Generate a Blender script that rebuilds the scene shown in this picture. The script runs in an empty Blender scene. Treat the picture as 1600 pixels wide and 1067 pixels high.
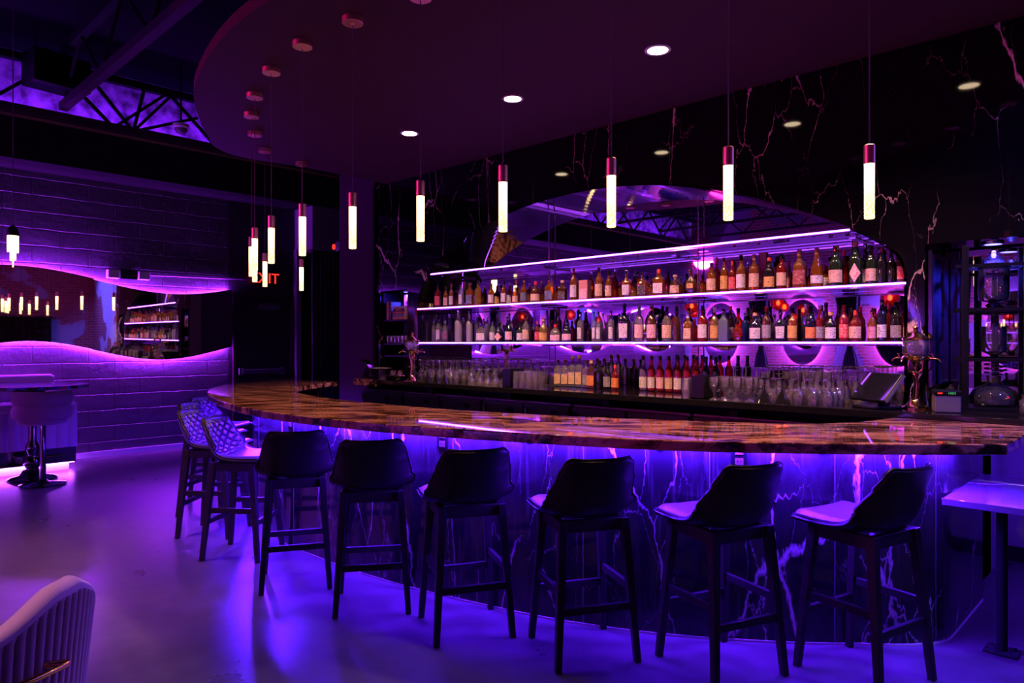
import bpy, math, random
from mathutils import Vector, Matrix
random.seed(7)
PI = math.pi
SC = bpy.context.scene
COL = SC.collection

# ------------------------------------------------------------------ camera, world, exposure
cam_data = bpy.data.cameras.new('camera')
cam = bpy.data.objects.new('camera', cam_data)
COL.objects.link(cam)
cam.location = (0, 0, 1.5)
cam.rotation_euler = (PI / 2, 0, math.radians(44.03))
cam_data.sensor_width = 36
cam_data.lens = 24.75
cam_data.shift_y = 2.5 / 1600
cam_data.clip_start = 0.05
cam_data.clip_end = 100
SC.camera = cam

world = bpy.data.worlds.new('world')
SC.world = world
world.use_nodes = True
world.node_tree.nodes['Background'].inputs[0].default_value = (0.25, 0.08, 0.6, 1)
world.node_tree.nodes['Background'].inputs[1].default_value = 0.0006

vs = SC.view_settings
vs.view_transform = 'Standard'
vs.look = 'None'
vs.exposure = 0.0
vs.gamma = 1.0
vs.use_curve_mapping = False
cy = SC.cycles
cy.use_denoising = True
cy.max_bounces = 9
cy.diffuse_bounces = 3
cy.glossy_bounces = 5
cy.transmission_bounces = 6
cy.transparent_max_bounces = 24
cy.sample_clamp_indirect = 4.0
cy.caustics_reflective = False
cy.caustics_refractive = False

# colours of the light the place has
VIOLET = (0.30, 0.035, 1.0)      # shelf and mirror LED
INDIGO = (0.085, 0.007, 1.0)     # LED under the bar top
MAGENTA = (0.55, 0.05, 0.75)
WARM = (1.0, 0.50, 0.17)
BLUE = (0.03, 0.03, 1.0)

CEIL = 3.36      # underside of the dropped ceiling over the bar
WALLY = 4.9      # face of the marble wall behind the bar
MIRY = 5.3       # mirror in the arch
LEFTX = -10.4    # brick wall
BARZ = 1.07
BACKZ = 1.10

def lamp(name, kind, loc, energy, color, rot=(0, 0, 0), **kw):
    d = bpy.data.lights.new(name, kind)
    d.energy = energy
    d.color = color
    for k, v in kw.items():
        setattr(d, k, v)
    o = bpy.data.objects.new(name, d)
    o.location = loc
    o.rotation_euler = rot
    COL.objects.link(o)
    return o

# unseen wash spots added for fill, the magenta lamp, the uplights on the beam
for x, y in ((-8.2, -4.2), (-4.0, -4.6), (-0.8, -4.4)):
    lamp('added_wash_spot', 'SPOT', (x, y, 4.1), 60, (0.50, 0.07, 1.0), rot=(math.radians(-24), 0, 0), spot_size=1.9, spot_blend=0.9, shadow_soft_size=0.15)  # added fill: brightens the rear brick wall that the arch mirror shows
lamp('added_wash_spot', 'SPOT', (-5.35, 0.95, 4.2), 720, (1.0, 0.26, 0.17), spot_size=1.05, spot_blend=0.9, shadow_soft_size=0.10)  # added spot: throws the warm patch on the floor
lamp('added_wash_spot', 'SPOT', (-3.1, -0.5, 4.2), 360, (1.0, 0.40, 0.66), rot=(math.radians(13), math.radians(-11.6), 0), spot_size=0.5, spot_blend=0.9, shadow_soft_size=0.10)  # added spot: brightens the rim of the tub chair
lamp('magenta_wash_light', 'SPOT', (-7.6, -3.2, 3.3), 620, (1.0, 0.02, 0.50), rot=(math.radians(98), 0, math.radians(-42)), spot_size=1.0, spot_blend=0.5, shadow_soft_size=0.2)
for y in (-5.5, -3.0, -0.5, 1.6, 3.4, 5.2):
    lamp('beam_uplight', 'AREA', (-10.0, y, 4.2), 20.0, (0.22, 0.012, 1.0), rot=(0, math.radians(104), 0), shape='RECTANGLE', size=0.12, size_y=2.3)
lamp('blue_downlight', 'SPOT', (0.9, 3.6, 3.9), 900, (0.11, 0.08, 1.0), rot=(math.radians(30), 0, 0), spot_size=2.0, spot_blend=0.8, shadow_soft_size=0.1)
lamp('blue_downlight', 'SPOT', (1.4, 1.2, 3.9), 160, (0.12, 0.05, 1.0), spot_size=2.0, spot_blend=0.8, shadow_soft_size=0.1)

# ------------------------------------------------------------------ mesh helpers
class MB:
    def __init__(self):
        self.v, self.f = [], []
    def add(self, vs, fs):
        n = len(self.v)
        self.v += [tuple(p) for p in vs]
        self.f += [tuple(i + n for i in f) for f in fs]
        return self
    def box(self, a, b, M=None):
        (x0, y0, z0), (x1, y1, z1) = a, b
        vs = [(x0, y0, z0), (x1, y0, z0), (x1, y1, z0), (x0, y1, z0), (x0, y0, z1), (x1, y0, z1), (x1, y1, z1), (x0, y1, z1)]
        if M is not None:
            vs = [M @ Vector(p) for p in vs]
        return self.add(vs, [(0, 3, 2, 1), (4, 5, 6, 7), (0, 1, 5, 4), (1, 2, 6, 5), (2, 3, 7, 6), (3, 0, 4, 7)])
    def cbox(self, c, s, M=None):
        return self.box([c[i] - s[i] / 2 for i in range(3)], [c[i] + s[i] / 2 for i in range(3)], M)
    def bar(self, p, q, w, h=None, w2=None, h2=None, up=(0, 0, 1)):
        """tapering rectangular bar from p to q"""
        h = h or w; w2 = w2 or w; h2 = h2 or h
        p, q = Vector(p), Vector(q)
        t = (q - p).normalized()
        u = Vector(up)
        if abs(t.dot(u)) > .95:
            u = Vector((0, 1, 0))
        s = t.cross(u).normalized()
        u = s.cross(t)
        vs = []
        for c, a, b in ((p, w, h), (q, w2, h2)):
            vs += [c - s * a / 2 - u * b / 2, c + s * a / 2 - u * b / 2, c + s * a / 2 + u * b / 2, c - s * a / 2 + u * b / 2]
        return self.add(vs, [(0, 3, 2, 1), (4, 5, 6, 7), (0, 1, 5, 4), (1, 2, 6, 5), (2, 3, 7, 6), (3, 0, 4, 7)])
    def tube(self, pts, r, n=10, caps=True):
        pts = [Vector(p) for p in pts]
        rs = r if isinstance(r, (list, tuple)) else [r] * len(pts)
        vs, fs = [], []
        prev = None
        for i, p in enumerate(pts):
            t = (pts[min(i + 1, len(pts) - 1)] - pts[max(i - 1, 0)]).normalized()
            if prev is None:
                u = Vector((0, 0, 1)) if abs(t.z) < .9 else Vector((1, 0, 0))
            else:
                u = prev
            s = t.cross(u).normalized()
            u = s.cross(t).normalized()
            prev = u
            for k in range(n):
                a = 2 * PI * k / n
                vs.append(p + (s * math.cos(a) + u * math.sin(a)) * rs[i])
        for i in range(len(pts) - 1):
            for k in range(n):
                k2 = (k + 1) % n
                fs.append((i * n + k, i * n + k2, (i + 1) * n + k2, (i + 1) * n + k))
        if caps:
            fs.append(tuple(range(n - 1, -1, -1)))
            fs.append(tuple((len(pts) - 1) * n + k for k in range(n)))
        return self.add(vs, fs)
    def lathe(self, prof, n=24, c=(0, 0, 0), sq=0.0, sx=1.0, sy=1.0):
        """prof: (r, z) from bottom to top; sq squares the section"""
        vs, fs = [], []
        for r, z in prof:
            for k in range(n):
                a = 2 * PI * (k + .5) / n
                ca, sa = math.cos(a), math.sin(a)
                m = 1.0
                if sq:
                    e = 2 + 8 * sq
                    m = (abs(ca) ** e + abs(sa) ** e) ** (-1 / e)
                vs.append((c[0] + r * m * ca * sx, c[1] + r * m * sa * sy, c[2] + z))
        m = len(prof)
        for i in range(m - 1):
            for k in range(n):
                k2 = (k + 1) % n
                fs.append((i * n + k, i * n + k2, (i + 1) * n + k2, (i + 1) * n + k))
        if prof[0][0] > 1e-5:
            fs.append(tuple(range(n - 1, -1, -1)))
        if prof[-1][0] > 1e-5:
            fs.append(tuple((m - 1) * n + k for k in range(n)))
        return self.add(vs, fs)
    def prism(self, poly, z0, z1):
        n = len(poly)
        area = sum(poly[i][0] * poly[(i + 1) % n][1] - poly[(i + 1) % n][0] * poly[i][1] for i in range(n))
        if area < 0:
            poly = poly[::-1]
        vs = [(x, y, z0) for x, y in poly] + [(x, y, z1) for x, y in poly]
        fs = [tuple(range(n - 1, -1, -1)), tuple(range(n, 2 * n))]
        fs += [(i, (i + 1) % n, (i + 1) % n + n, i + n) for i in range(n)]
        return self.add(vs, fs)
    def prism_y(self, poly, y0, y1):
        """polygon in (x, z) extruded along y"""
        n = len(poly)
        area = sum(poly[i][0] * poly[(i + 1) % n][1] - poly[(i + 1) % n][0] * poly[i][1] for i in range(n))
        if area < 0:
            poly = poly[::-1]
        vs = [(x, y0, z) for x, z in poly] + [(x, y1, z) for x, z in poly]
        fs = [tuple(range(n)), tuple(range(2 * n - 1, n - 1, -1))]
        fs += [((i + 1) % n, i, i + n, (i + 1) % n + n) for i in range(n)]
        return self.add(vs, fs)
    def prism_x(self, poly, x0, x1):
        """polygon in (y, z) extruded along x"""
        n = len(poly)
        area = sum(poly[i][0] * poly[(i + 1) % n][1] - poly[(i + 1) % n][0] * poly[i][1] for i in range(n))
        if area < 0:
            poly = poly[::-1]
        vs = [(x0, y, z) for y, z in poly] + [(x1, y, z) for y, z in poly]
        fs = [tuple(range(n - 1, -1, -1)), tuple(range(n, 2 * n))]
        fs += [(i, (i + 1) % n, (i + 1) % n + n, i + n) for i in range(n)]
        return self.add(vs, fs)
    def grid(self, P, close=False):
        """P[i][j] points -> quads"""
        ni, nj = len(P), len(P[0])
        vs = [p for row in P for p in row]
        fs = []
        for i in range(ni - 1):
            for j in range(nj - (0 if close else 1)):
                j2 = (j + 1) % nj
                fs.append((i * nj + j, i * nj + j2, (i + 1) * nj + j2, (i + 1) * nj + j))
        return self.add(vs, fs)
    def xf(self, M):
        self.v = [tuple(M @ Vector(p)) for p in self.v]
        return self
    def mesh(self, name, smooth=None):
        me = bpy.data.meshes.new(name)
        me.from_pydata(self.v, [], self.f)
        me.validate()
        if smooth:
            me.polygons.foreach_set('use_smooth', [True] * len(me.polygons))
            try:
                me.set_sharp_from_angle(angle=math.radians(smooth))
            except Exception:
                pass
        me.update()
        return me
    def build(self, name, mat, parent=None, smooth=None, bevel=None, loc=None):
        me = self.mesh(name, smooth)
        if mat is not None:
            me.materials.append(mat)
        o = bpy.data.objects.new(name, me)
        COL.objects.link(o)
        if parent is not None:
            o.parent = parent
        if loc is not None:
            o.location = loc
        if bevel:
            b = o.modifiers.new('bevel', 'BEVEL')
            b.width = bevel
            b.segments = 2
            b.limit_method = 'ANGLE'
            b.angle_limit = math.radians(40)
        return o

def tag(o, label=None, cat=None, group=None, kind=None):
    if label: o['label'] = label
    if cat: o['category'] = cat
    if group: o['group'] = group
    if kind: o['kind'] = kind
    return o

def thing(name, label, cat, loc=(0, 0, 0), rz=0.0, group=None):
    o = bpy.data.objects.new(name, None)
    o.empty_display_size = 0.1
    COL.objects.link(o)
    o.location = loc
    o.rotation_euler = (0, 0, rz)
    return tag(o, label, cat, group)

def copy_tree(o, parent=None):
    c = o.copy()
    COL.objects.link(c)
    if parent is not None:
        c.parent = parent
    for ch in list(o.children):
        copy_tree(ch, c)
    return c

def catmull(pts, n=8, closed=False):
    out = []
    m = len(pts)
    rng = range(m) if closed else range(m - 1)
    for i in rng:
        p1, p2 = pts[i], pts[(i + 1) % m]
        p0 = pts[i - 1] if (i > 0 or closed) else pts[i]
        p3 = pts[(i + 2) % m] if (i + 2 < m or closed) else p2
        for k in range(n):
            t = k / n
            out.append(tuple(.5 * (2 * b + (c - a) * t + (2 * a - 5 * b + 4 * c - d) * t * t + (3 * b - a - 3 * c + d) * t ** 3)
                             for a, b, c, d in zip(p0, p1, p2, p3)))
    if not closed:
        out.append(tuple(pts[-1]))
    return out

def offset(poly, d):
    """open polyline in plan moved sideways (left of its direction is +)"""
    out = []
    n = len(poly)
    for i in range(n):
        a, b = poly[max(i - 1, 0)], poly[min(i + 1, n - 1)]
        tx, ty = b[0] - a[0], b[1] - a[1]
        L = math.hypot(tx, ty) or 1
        out.append((poly[i][0] - ty / L * d, poly[i][1] + tx / L * d))
    return out

def ribbon(path, z0, z1, th):
    """vertical strip of thickness th following a plan polyline"""
    a, b = offset(path, -th / 2), offset(path, th / 2)
    return a + b[::-1]

# ------------------------------------------------------------------ materials
def new_mat(name):
    m = bpy.data.materials.new(name)
    m.use_nodes = True
    nt = m.node_tree
    return m, nt, nt.nodes, nt.links, nt.nodes['Principled BSDF']

def P(name, color, rough=0.5, metal=0.0, spec=0.5, coat=0.0, sheen=0.0, bump=None, var=None):
    m, nt, N, L, b = new_mat(name)
    b.inputs['Base Color'].default_value = (*color, 1)
    b.inputs['Roughness'].default_value = rough
    b.inputs['Metallic'].default_value = metal
    b.inputs['Specular IOR Level'].default_value = spec
    b.inputs['Coat Weight'].default_value = coat
    b.inputs['Sheen Weight'].default_value = sheen
    tc = N.new('ShaderNodeTexCoord')
    if bump:
        sc, st = bump
        nz = N.new('ShaderNodeTexNoise'); nz.inputs['Scale'].default_value = sc; nz.inputs['Detail'].default_value = 4
        L.new(tc.outputs['Object'], nz.inputs['Vector'])
        bp = N.new('ShaderNodeBump'); bp.inputs['Strength'].default_value = st; bp.inputs['Distance'].default_value = .01
        L.new(nz.outputs['Fac'], bp.inputs['Height'])
        L.new(bp.outputs['Normal'], b.inputs['Normal'])
    if var:
        sc, amt = var
        nz = N.new('ShaderNodeTexNoise'); nz.inputs['Scale'].default_value = sc; nz.inputs['Detail'].default_value = 3
        L.new(tc.outputs['Object'], nz.inputs['Vector'])
        r = N.new('ShaderNodeValToRGB')
        r.color_ramp.elements[0].position = .3; r.color_ramp.elements[1].position = .7
        r.color_ramp.elements[0].color = (*[c * (1 - amt) for c in color], 1)
        r.color_ramp.elements[1].color = (*[min(1, c * (1 + amt)) for c in color], 1)
        L.new(nz.outputs['Fac'], r.inputs[0])
        L.new(r.outputs[0], b.inputs['Base Color'])
    return m

def E(name, color, strength):
    m, nt, N, L, b = new_mat(name)
    N.remove(b)
    e = N.new('ShaderNodeEmission')
    e.inputs[0].default_value = (*color, 1)
    e.inputs[1].default_value = strength
    L.new(e.outputs[0], N['Material Output'].inputs[0])
    return m

def mth(N, L, op, a, b=None, clamp=False):
    n = N.new('ShaderNodeMath'); n.operation = op; n.use_clamp = clamp
    for i, x in enumerate((a, b)):
        if x is None: continue
        if isinstance(x, (int, float)): n.inputs[i].default_value = x
        else: L.new(x, n.inputs[i])
    return n.outputs[0]

def mixc(N, L, fac, a, b):
    n = N.new('ShaderNodeMix'); n.data_type = 'RGBA'
    for sock, x in ((n.inputs[0], fac), (n.inputs[6], a), (n.inputs[7], b)):
        if isinstance(x, (int, float)): sock.default_value = x
        elif isinstance(x, tuple): sock.default_value = (*x, 1)
        else: L.new(x, sock)
    return n.outputs[2]

def pos(N, L, scale=(1, 1, 1), off=(0, 0, 0), rot=(0, 0, 0)):
    g = N.new('ShaderNodeNewGeometry')
    mp = N.new('ShaderNodeMapping')
    mp.inputs['Scale'].default_value = scale
    mp.inputs['Location'].default_value = off
    mp.inputs['Rotation'].default_value = rot
    L.new(g.outputs['Position'], mp.inputs['Vector'])
    return mp.outputs[0]

def vein_lines(N, L, vec, scale, warp, width, mask_scale, mask_lo, mask_hi, seed):
    """thin broken lightning-like lines"""
    nz = N.new('ShaderNodeTexNoise'); nz.inputs['Scale'].default_value = scale * 1.7; nz.inputs['Detail'].default_value = 5
    L.new(vec, nz.inputs['Vector'])
    nz.inputs['Roughness'].default_value = .62
    sub = N.new('ShaderNodeVectorMath'); sub.operation = 'SUBTRACT'; sub.inputs[1].default_value = (.5, .5, .5)
    L.new(nz.outputs['Color'], sub.inputs[0])
    mul = N.new('ShaderNodeVectorMath'); mul.operation = 'SCALE'; mul.inputs['Scale'].default_value = warp
    L.new(sub.outputs[0], mul.inputs[0])
    ad = N.new('ShaderNodeVectorMath'); ad.operation = 'ADD'
    L.new(vec, ad.inputs[0]); L.new(mul.outputs[0], ad.inputs[1])
    vo = N.new('ShaderNodeTexVoronoi'); vo.feature = 'DISTANCE_TO_EDGE'; vo.inputs['Scale'].default_value = scale
    L.new(ad.outputs[0], vo.inputs['Vector'])
    mk = N.new('ShaderNodeTexNoise'); mk.inputs['Scale'].default_value = mask_scale; mk.inputs['Detail'].default_value = 2
    of = N.new('ShaderNodeVectorMath'); of.operation = 'ADD'; of.inputs[1].default_value = (seed, seed * 1.7, seed * .6)
    L.new(vec, of.inputs[0]); L.new(of.outputs[0], mk.inputs['Vector'])
    mr = N.new('ShaderNodeMapRange'); mr.inputs[1].default_value = mask_lo; mr.inputs[2].default_value = mask_hi
    L.new(mk.outputs['Fac'], mr.inputs[0])
    w = mth(N, L, 'MULTIPLY', mr.outputs[0], width)
    ln = mth(N, L, 'DIVIDE', vo.outputs['Distance'], mth(N, L, 'ADD', w, 1e-5))
    ln = mth(N, L, 'SUBTRACT', 1.0, ln, clamp=True)
    ln = mth(N, L, 'POWER', ln, .8)
    return mth(N, L, 'MULTIPLY', ln, mr.outputs[0], clamp=True)

def black_marble(name, base, vein, rough, s=1.0, seed=0.0, web=0.5, cloud=0.0, spec=.5):
    m, nt, N, L, b = new_mat(name)
    v = pos(N, L, (s, s, s * .34), (seed, seed * .7, seed * 1.3), (0.12, 0.22, 0))
    a = vein_lines(N, L, v, 1.45, .30, .019, 1.2, .44, .60, 3.1)
    c = vein_lines(N, L, v, 3.9, .16, .022, 1.8, .43, .72, 8.4)
    c = mth(N, L, 'MULTIPLY', c, web)
    f = mth(N, L, 'MAXIMUM', a, c)
    bc = base
    if cloud:
        nz = N.new('ShaderNodeTexNoise'); nz.inputs['Scale'].default_value = 2.2; nz.inputs['Detail'].default_value = 6; nz.inputs['Roughness'].default_value = .65
        L.new(v, nz.inputs['Vector'])
        mr = N.new('ShaderNodeMapRange'); mr.inputs[1].default_value = .48; mr.inputs[2].default_value = .8
        L.new(nz.outputs['Fac'], mr.inputs[0])
        sv = pos(N, L, (34, 34, 2.2))
        ns = N.new('ShaderNodeTexNoise'); ns.inputs['Scale'].default_value = 1.0; ns.inputs['Detail'].default_value = 3
        L.new(sv, ns.inputs['Vector'])
        m2 = N.new('ShaderNodeMapRange'); m2.inputs[1].default_value = .56; m2.inputs[2].default_value = .80
        L.new(ns.outputs['Fac'], m2.inputs[0])
        bc = mixc(N, L, mth(N, L, 'MAXIMUM', mth(N, L, 'MULTIPLY', mr.outputs[0], .7), mth(N, L, 'MULTIPLY', m2.outputs[0], 1.0), clamp=True), base, tuple(min(1, x + cloud) for x in base))
    col = mixc(N, L, f, bc, vein)
    L.new(col, b.inputs['Base Color'])
    b.inputs['Roughness'].default_value = rough
    b.inputs['Specular IOR Level'].default_value = spec
    return m

def glassy(name, tint, body=0.35, trans=0.5, rough=0.03, refl=1.6):
    """thin-walled coloured glass: see-through, a milky share that takes light, and a sharp surface reflection"""
    m, nt, N, L, b = new_mat(name)
    N.remove(b)
    t = N.new('ShaderNodeBsdfTransparent'); t.inputs[0].default_value = (*[min(1, .25 + .75 * c) if trans > .6 else c for c in tint], 1)
    d = N.new('ShaderNodeBsdfDiffuse'); d.inputs[0].default_value = (*tint, 1)
    tl = N.new('ShaderNodeBsdfTranslucent'); tl.inputs[0].default_value = (*tint, 1)
    m1 = N.new('ShaderNodeMixShader'); m1.inputs[0].default_value = .5
    L.new(d.outputs[0], m1.inputs[1]); L.new(tl.outputs[0], m1.inputs[2])
    m2 = N.new('ShaderNodeMixShader'); m2.inputs[0].default_value = body
    L.new(t.outputs[0], m2.inputs[1]); L.new(m1.outputs[0], m2.inputs[2])
    g = N.new('ShaderNodeBsdfGlossy'); g.inputs['Roughness'].default_value = rough
    fr = N.new('ShaderNodeFresnel'); fr.inputs[0].default_value = 1.5
    fx = mth(N, L, 'MULTIPLY_ADD', fr.outputs[0], refl)
    N[fx.node.name].inputs[2].default_value = .03
    m3 = N.new('ShaderNodeMixShader')
    L.new(fx, m3.inputs[0]); L.new(m2.outputs[0], m3.inputs[1]); L.new(g.outputs[0], m3.inputs[2])
    L.new(m3.outputs[0], N['Material Output'].inputs[0])
    return m

M = {}
M['marble'] = black_marble('black_marble_wall', (.003, .0026, .003), (1.0, .66, .54), .045, 1.35, 2.0, .9, spec=.28)
M['base'] = black_marble('black_marble_bar_front', (.015, .013, .020), (.85, .75, .80), .10, 1.5, 5.0, .6, .06)
M['mirror'] = P('mirror_glass', (.80, .80, .82), .015, 1.0)
M['reveal'] = P('polished_black_reveal', (.30, .28, .30), .05, 1.0)
M['black'] = P('black_paint', (.008, .008, .009), .6, spec=.15)
M['ceiling'] = P('ceiling_paint_red_bounce', (.055, .018, .022), .7, spec=.12, bump=(30, .05))  # reddish tint imitates light bounced from the pendants and copper
M['deck'] = P('black_deck', (.004, .004, .007), .9, spec=.1)
M['upper'] = P('sprayed_insulation', (.30, .28, .34), .9, bump=(6, 1.0), var=(7, .85))
M['pilaster'] = P('dark_wall_paint', (.040, .010, .022), .7, spec=.15)
M['drywall'] = P('grey_drywall', (.16, .15, .17), .7)
M['drape'] = P('dark_drape_cloth', (.028, .022, .03), .9)
M['beam'] = P('beam_paint', (.010, .008, .010), .8, spec=.08)
M['angle'] = P('raw_steel_angle', (.35, .22, .14), .5, .5)
M['steel'] = P('black_steel', (.006, .006, .008), .6, .0, spec=.15)
M['pipe'] = P('painted_pipe', (.035, .007, .030), .7, spec=.1)
M['leather'] = P('shaded_leather', (.012, .011, .010), .40, spec=.16, bump=(160, .12))  # same leather as the pads, darkened to imitate shade on the stool backs
M['leather_seat'] = P('dark_leather_seat', (.036, .032, .036), .42, spec=.3, bump=(160, .10))
M['stoolwood'] = P('black_stained_wood', (.014, .012, .012), .45, spec=.22)
M['copper'] = P('polished_copper', (.95, .45, .30), .38, 1.0)
M['brass'] = P('polished_brass', (.80, .48, .16), .15, 1.0)
M['chrome'] = P('chrome', (.6, .6, .62), .08, 1.0)
M['dchrome'] = P('dark_chrome', (.16, .15, .17), .12, 1.0)
M['cable'] = P('grey_cable', (.10, .07, .08), .5)
M['backtop'] = P('black_granite', (.008, .007, .008), .06)
M['cooler'] = P('black_cooler_enamel', (.03, .026, .03), .32)
M['coolertrim'] = P('brushed_trim', (.30, .20, .22), .3, .8)
M['plastic'] = P('black_plastic', (.004, .004, .005), .35, spec=.22)
M['greyplastic'] = P('grey_plastic', (.10, .09, .11), .5)
M['screen'] = P('dark_screen_glass', (.006, .006, .008), .05)
M['quartz'] = black_marble('grey_quartz', (.11, .10, .12), (.8, .75, .8), .10, .8, 11.0, .4)
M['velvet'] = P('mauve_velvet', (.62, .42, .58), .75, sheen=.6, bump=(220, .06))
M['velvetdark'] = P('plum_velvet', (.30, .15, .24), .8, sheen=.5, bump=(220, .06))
M['bench'] = P('pink_bench_leather', (.74, .52, .70), .5)
M['white'] = P('white_plastic', (.6, .58, .6), .5)
M['paper'] = P('paper', (.6, .55, .5), .8)
M['cork'] = P('cork_wood', (.45, .26, .13), .7)
M['door'] = P('door_paint', (.020, .016, .02), .5)
M['shelfglass'] = glassy('shelf_glass', (.75, .7, .85), .12, .8)
M['clearglass'] = glassy('clear_glass', (.97, .90, .97), .11, .8, refl=2.4)
M['towerglass'] = glassy('tower_glass', (.97, .93, 1.0), .03, .8)
M['led'] = E('shelf_led', (.36, .065, 1.0), 30.0)
M['ledunder'] = E('bar_led', INDIGO, 3700.0)
M['ledrecess'] = E('recess_led', (.10, .012, 1.0), 160.0)
M['ledmirror'] = E('mirror_led', (.32, .022, 1.0), 600.0)
M['ledoval'] = E('oval_mirror_led', (.24, .05, 1.0), 1300.0)
M['ledbench'] = E('bench_led', (.38, .05, 1.0), 110.0)
M['downlight'] = E('downlight_lens', (1.0, .74, .46), 26.0)
M['blue'] = E('blue_light', (.10, .09, 1.0), 9.0)
M['exit'] = E('exit_letters', (1.0, .03, .02), 1.6)
M['redled'] = E('red_led', (1.0, .03, .02), 1.5)
M['greenled'] = E('green_digits', (.15, .9, .35), .8)

def rod_material():
    m, nt, N, L, b = new_mat('bubble_crystal_lit')
    tc = N.new('ShaderNodeTexCoord')
    vo = N.new('ShaderNodeTexVoronoi'); vo.inputs['Scale'].default_value = 190
    L.new(tc.outputs['Object'], vo.inputs['Vector'])
    sp = N.new('ShaderNodeSeparateXYZ'); L.new(tc.outputs['Object'], sp.inputs[0])
    # the lamp sits in the cap: the rod is brightest at the top; bubbles show lower down
    mr = N.new('ShaderNodeMapRange'); mr.inputs[1].default_value = .06; mr.inputs[2].default_value = .20
    mr.inputs[3].default_value = 1.0; mr.inputs[4].default_value = .1
    L.new(sp.outputs['Z'], mr.inputs[0])
    bub = mth(N, L, 'GREATER_THAN', .42, vo.outputs['Distance'])
    dark = mth(N, L, 'MULTIPLY', mth(N, L, 'SUBTRACT', 1.0, bub), mr.outputs[0])
    st = mth(N, L, 'MULTIPLY_ADD', dark, -3.7)
    N[st.node.name].inputs[2].default_value = 5.2
    e = N.new('ShaderNodeEmission'); e.inputs[0].default_value = (1.0, .60, .29, 1)
    L.new(st, e.inputs[1])
    L.new(e.outputs[0], N['Material Output'].inputs[0])
    N.remove(b)
    return m
M['rod'] = rod_material()

def counter_material():
    m, nt, N, L, b = new_mat('veined_brown_stone')
    v = pos(N, L, (1.0, 1.0, 1.0), (0, 0, 0), (0, 0, math.radians(-38)))
    nz = N.new('ShaderNodeTexNoise'); nz.inputs['Scale'].default_value = 1.6; nz.inputs['Detail'].default_value = 5
    L.new(v, nz.inputs['Vector'])
    sub = N.new('ShaderNodeVectorMath'); sub.operation = 'SCALE'; sub.inputs['Scale'].default_value = .40
    L.new(nz.outputs['Color'], sub.inputs[0])
    ad = N.new('ShaderNodeVectorMath'); ad.operation = 'ADD'
    L.new(v, ad.inputs[0]); L.new(sub.outputs[0], ad.inputs[1])
    mp = N.new('ShaderNodeMapping'); mp.inputs['Scale'].default_value = (1.6, 8.0, 4.0)
    L.new(ad.outputs[0], mp.inputs['Vector'])
    n2 = N.new('ShaderNodeTexNoise'); n2.inputs['Scale'].default_value = 1.9; n2.inputs['Detail'].default_value = 8; n2.inputs['Roughness'].default_value = .66
    L.new(mp.outputs[0], n2.inputs['Vector'])
    r = N.new('ShaderNodeValToRGB')
    els = r.color_ramp.elements
    els[0].position = .42; els[0].color = (.018, .008, .007, 1)
    els[1].position = .64; els[1].color = (.52, .26, .20, 1)
    e = els.new(.475); e.color = (.11, .038, .03, 1)
    e = els.new(.52); e.color = (.36, .145, .105, 1)
    L.new(n2.outputs['Fac'], r.inputs[0])
    L.new(r.outputs[0], b.inputs['Base Color'])
    b.inputs['Roughness'].default_value = .03
    b.inputs['Coat Weight'].default_value = .4
    b.inputs['Coat Roughness'].default_value = .01
    return m
M['counter'] = counter_material()

def floor_material():
    m, nt, N, L, b = new_mat('polished_concrete')
    b.inputs['Specular IOR Level'].default_value = .34
    v = pos(N, L)
    n1 = N.new('ShaderNodeTexNoise'); n1.inputs['Scale'].default_value = .8; n1.inputs['Detail'].default_value = 7; n1.inputs['Roughness'].default_value = .62
    L.new(v, n1.inputs['Vector'])
    n2 = N.new('ShaderNodeTexNoise'); n2.inputs['Scale'].default_value = 9; n2.inputs['Detail'].default_value = 5
    L.new(v, n2.inputs['Vector'])
    r = N.new('ShaderNodeValToRGB')
    r.color_ramp.elements[0].position = .32; r.color_ramp.elements[0].color = (.026, .024, .028, 1)
    r.color_ramp.elements[1].position = .68; r.color_ramp.elements[1].color = (.105, .096, .100, 1)
    mx = mth(N, L, 'MULTIPLY_ADD', n2.outputs['Fac'], .25)
    nd = N[mx.node.name]
    L.new(mth(N, L, 'MULTIPLY', n1.outputs['Fac'], .75), nd.inputs[2])
    L.new(mx, r.inputs[0])
    L.new(r.outputs[0], b.inputs['Base Color'])
    mr = N.new('ShaderNodeMapRange'); mr.inputs[3].default_value = .20; mr.inputs[4].default_value = .40
    L.new(n1.outputs['Fac'], mr.inputs[0])
    L.new(mr.outputs[0], b.inputs['Roughness'])
    bp = N.new('ShaderNodeBump'); bp.inputs['Strength'].default_value = .03; bp.inputs['Distance'].default_value = .01
    L.new(n2.outputs['Fac'], bp.inputs['Height']); L.new(bp.outputs[0], b.inputs['Normal'])
    return m
M['floor'] = floor_material()

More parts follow.
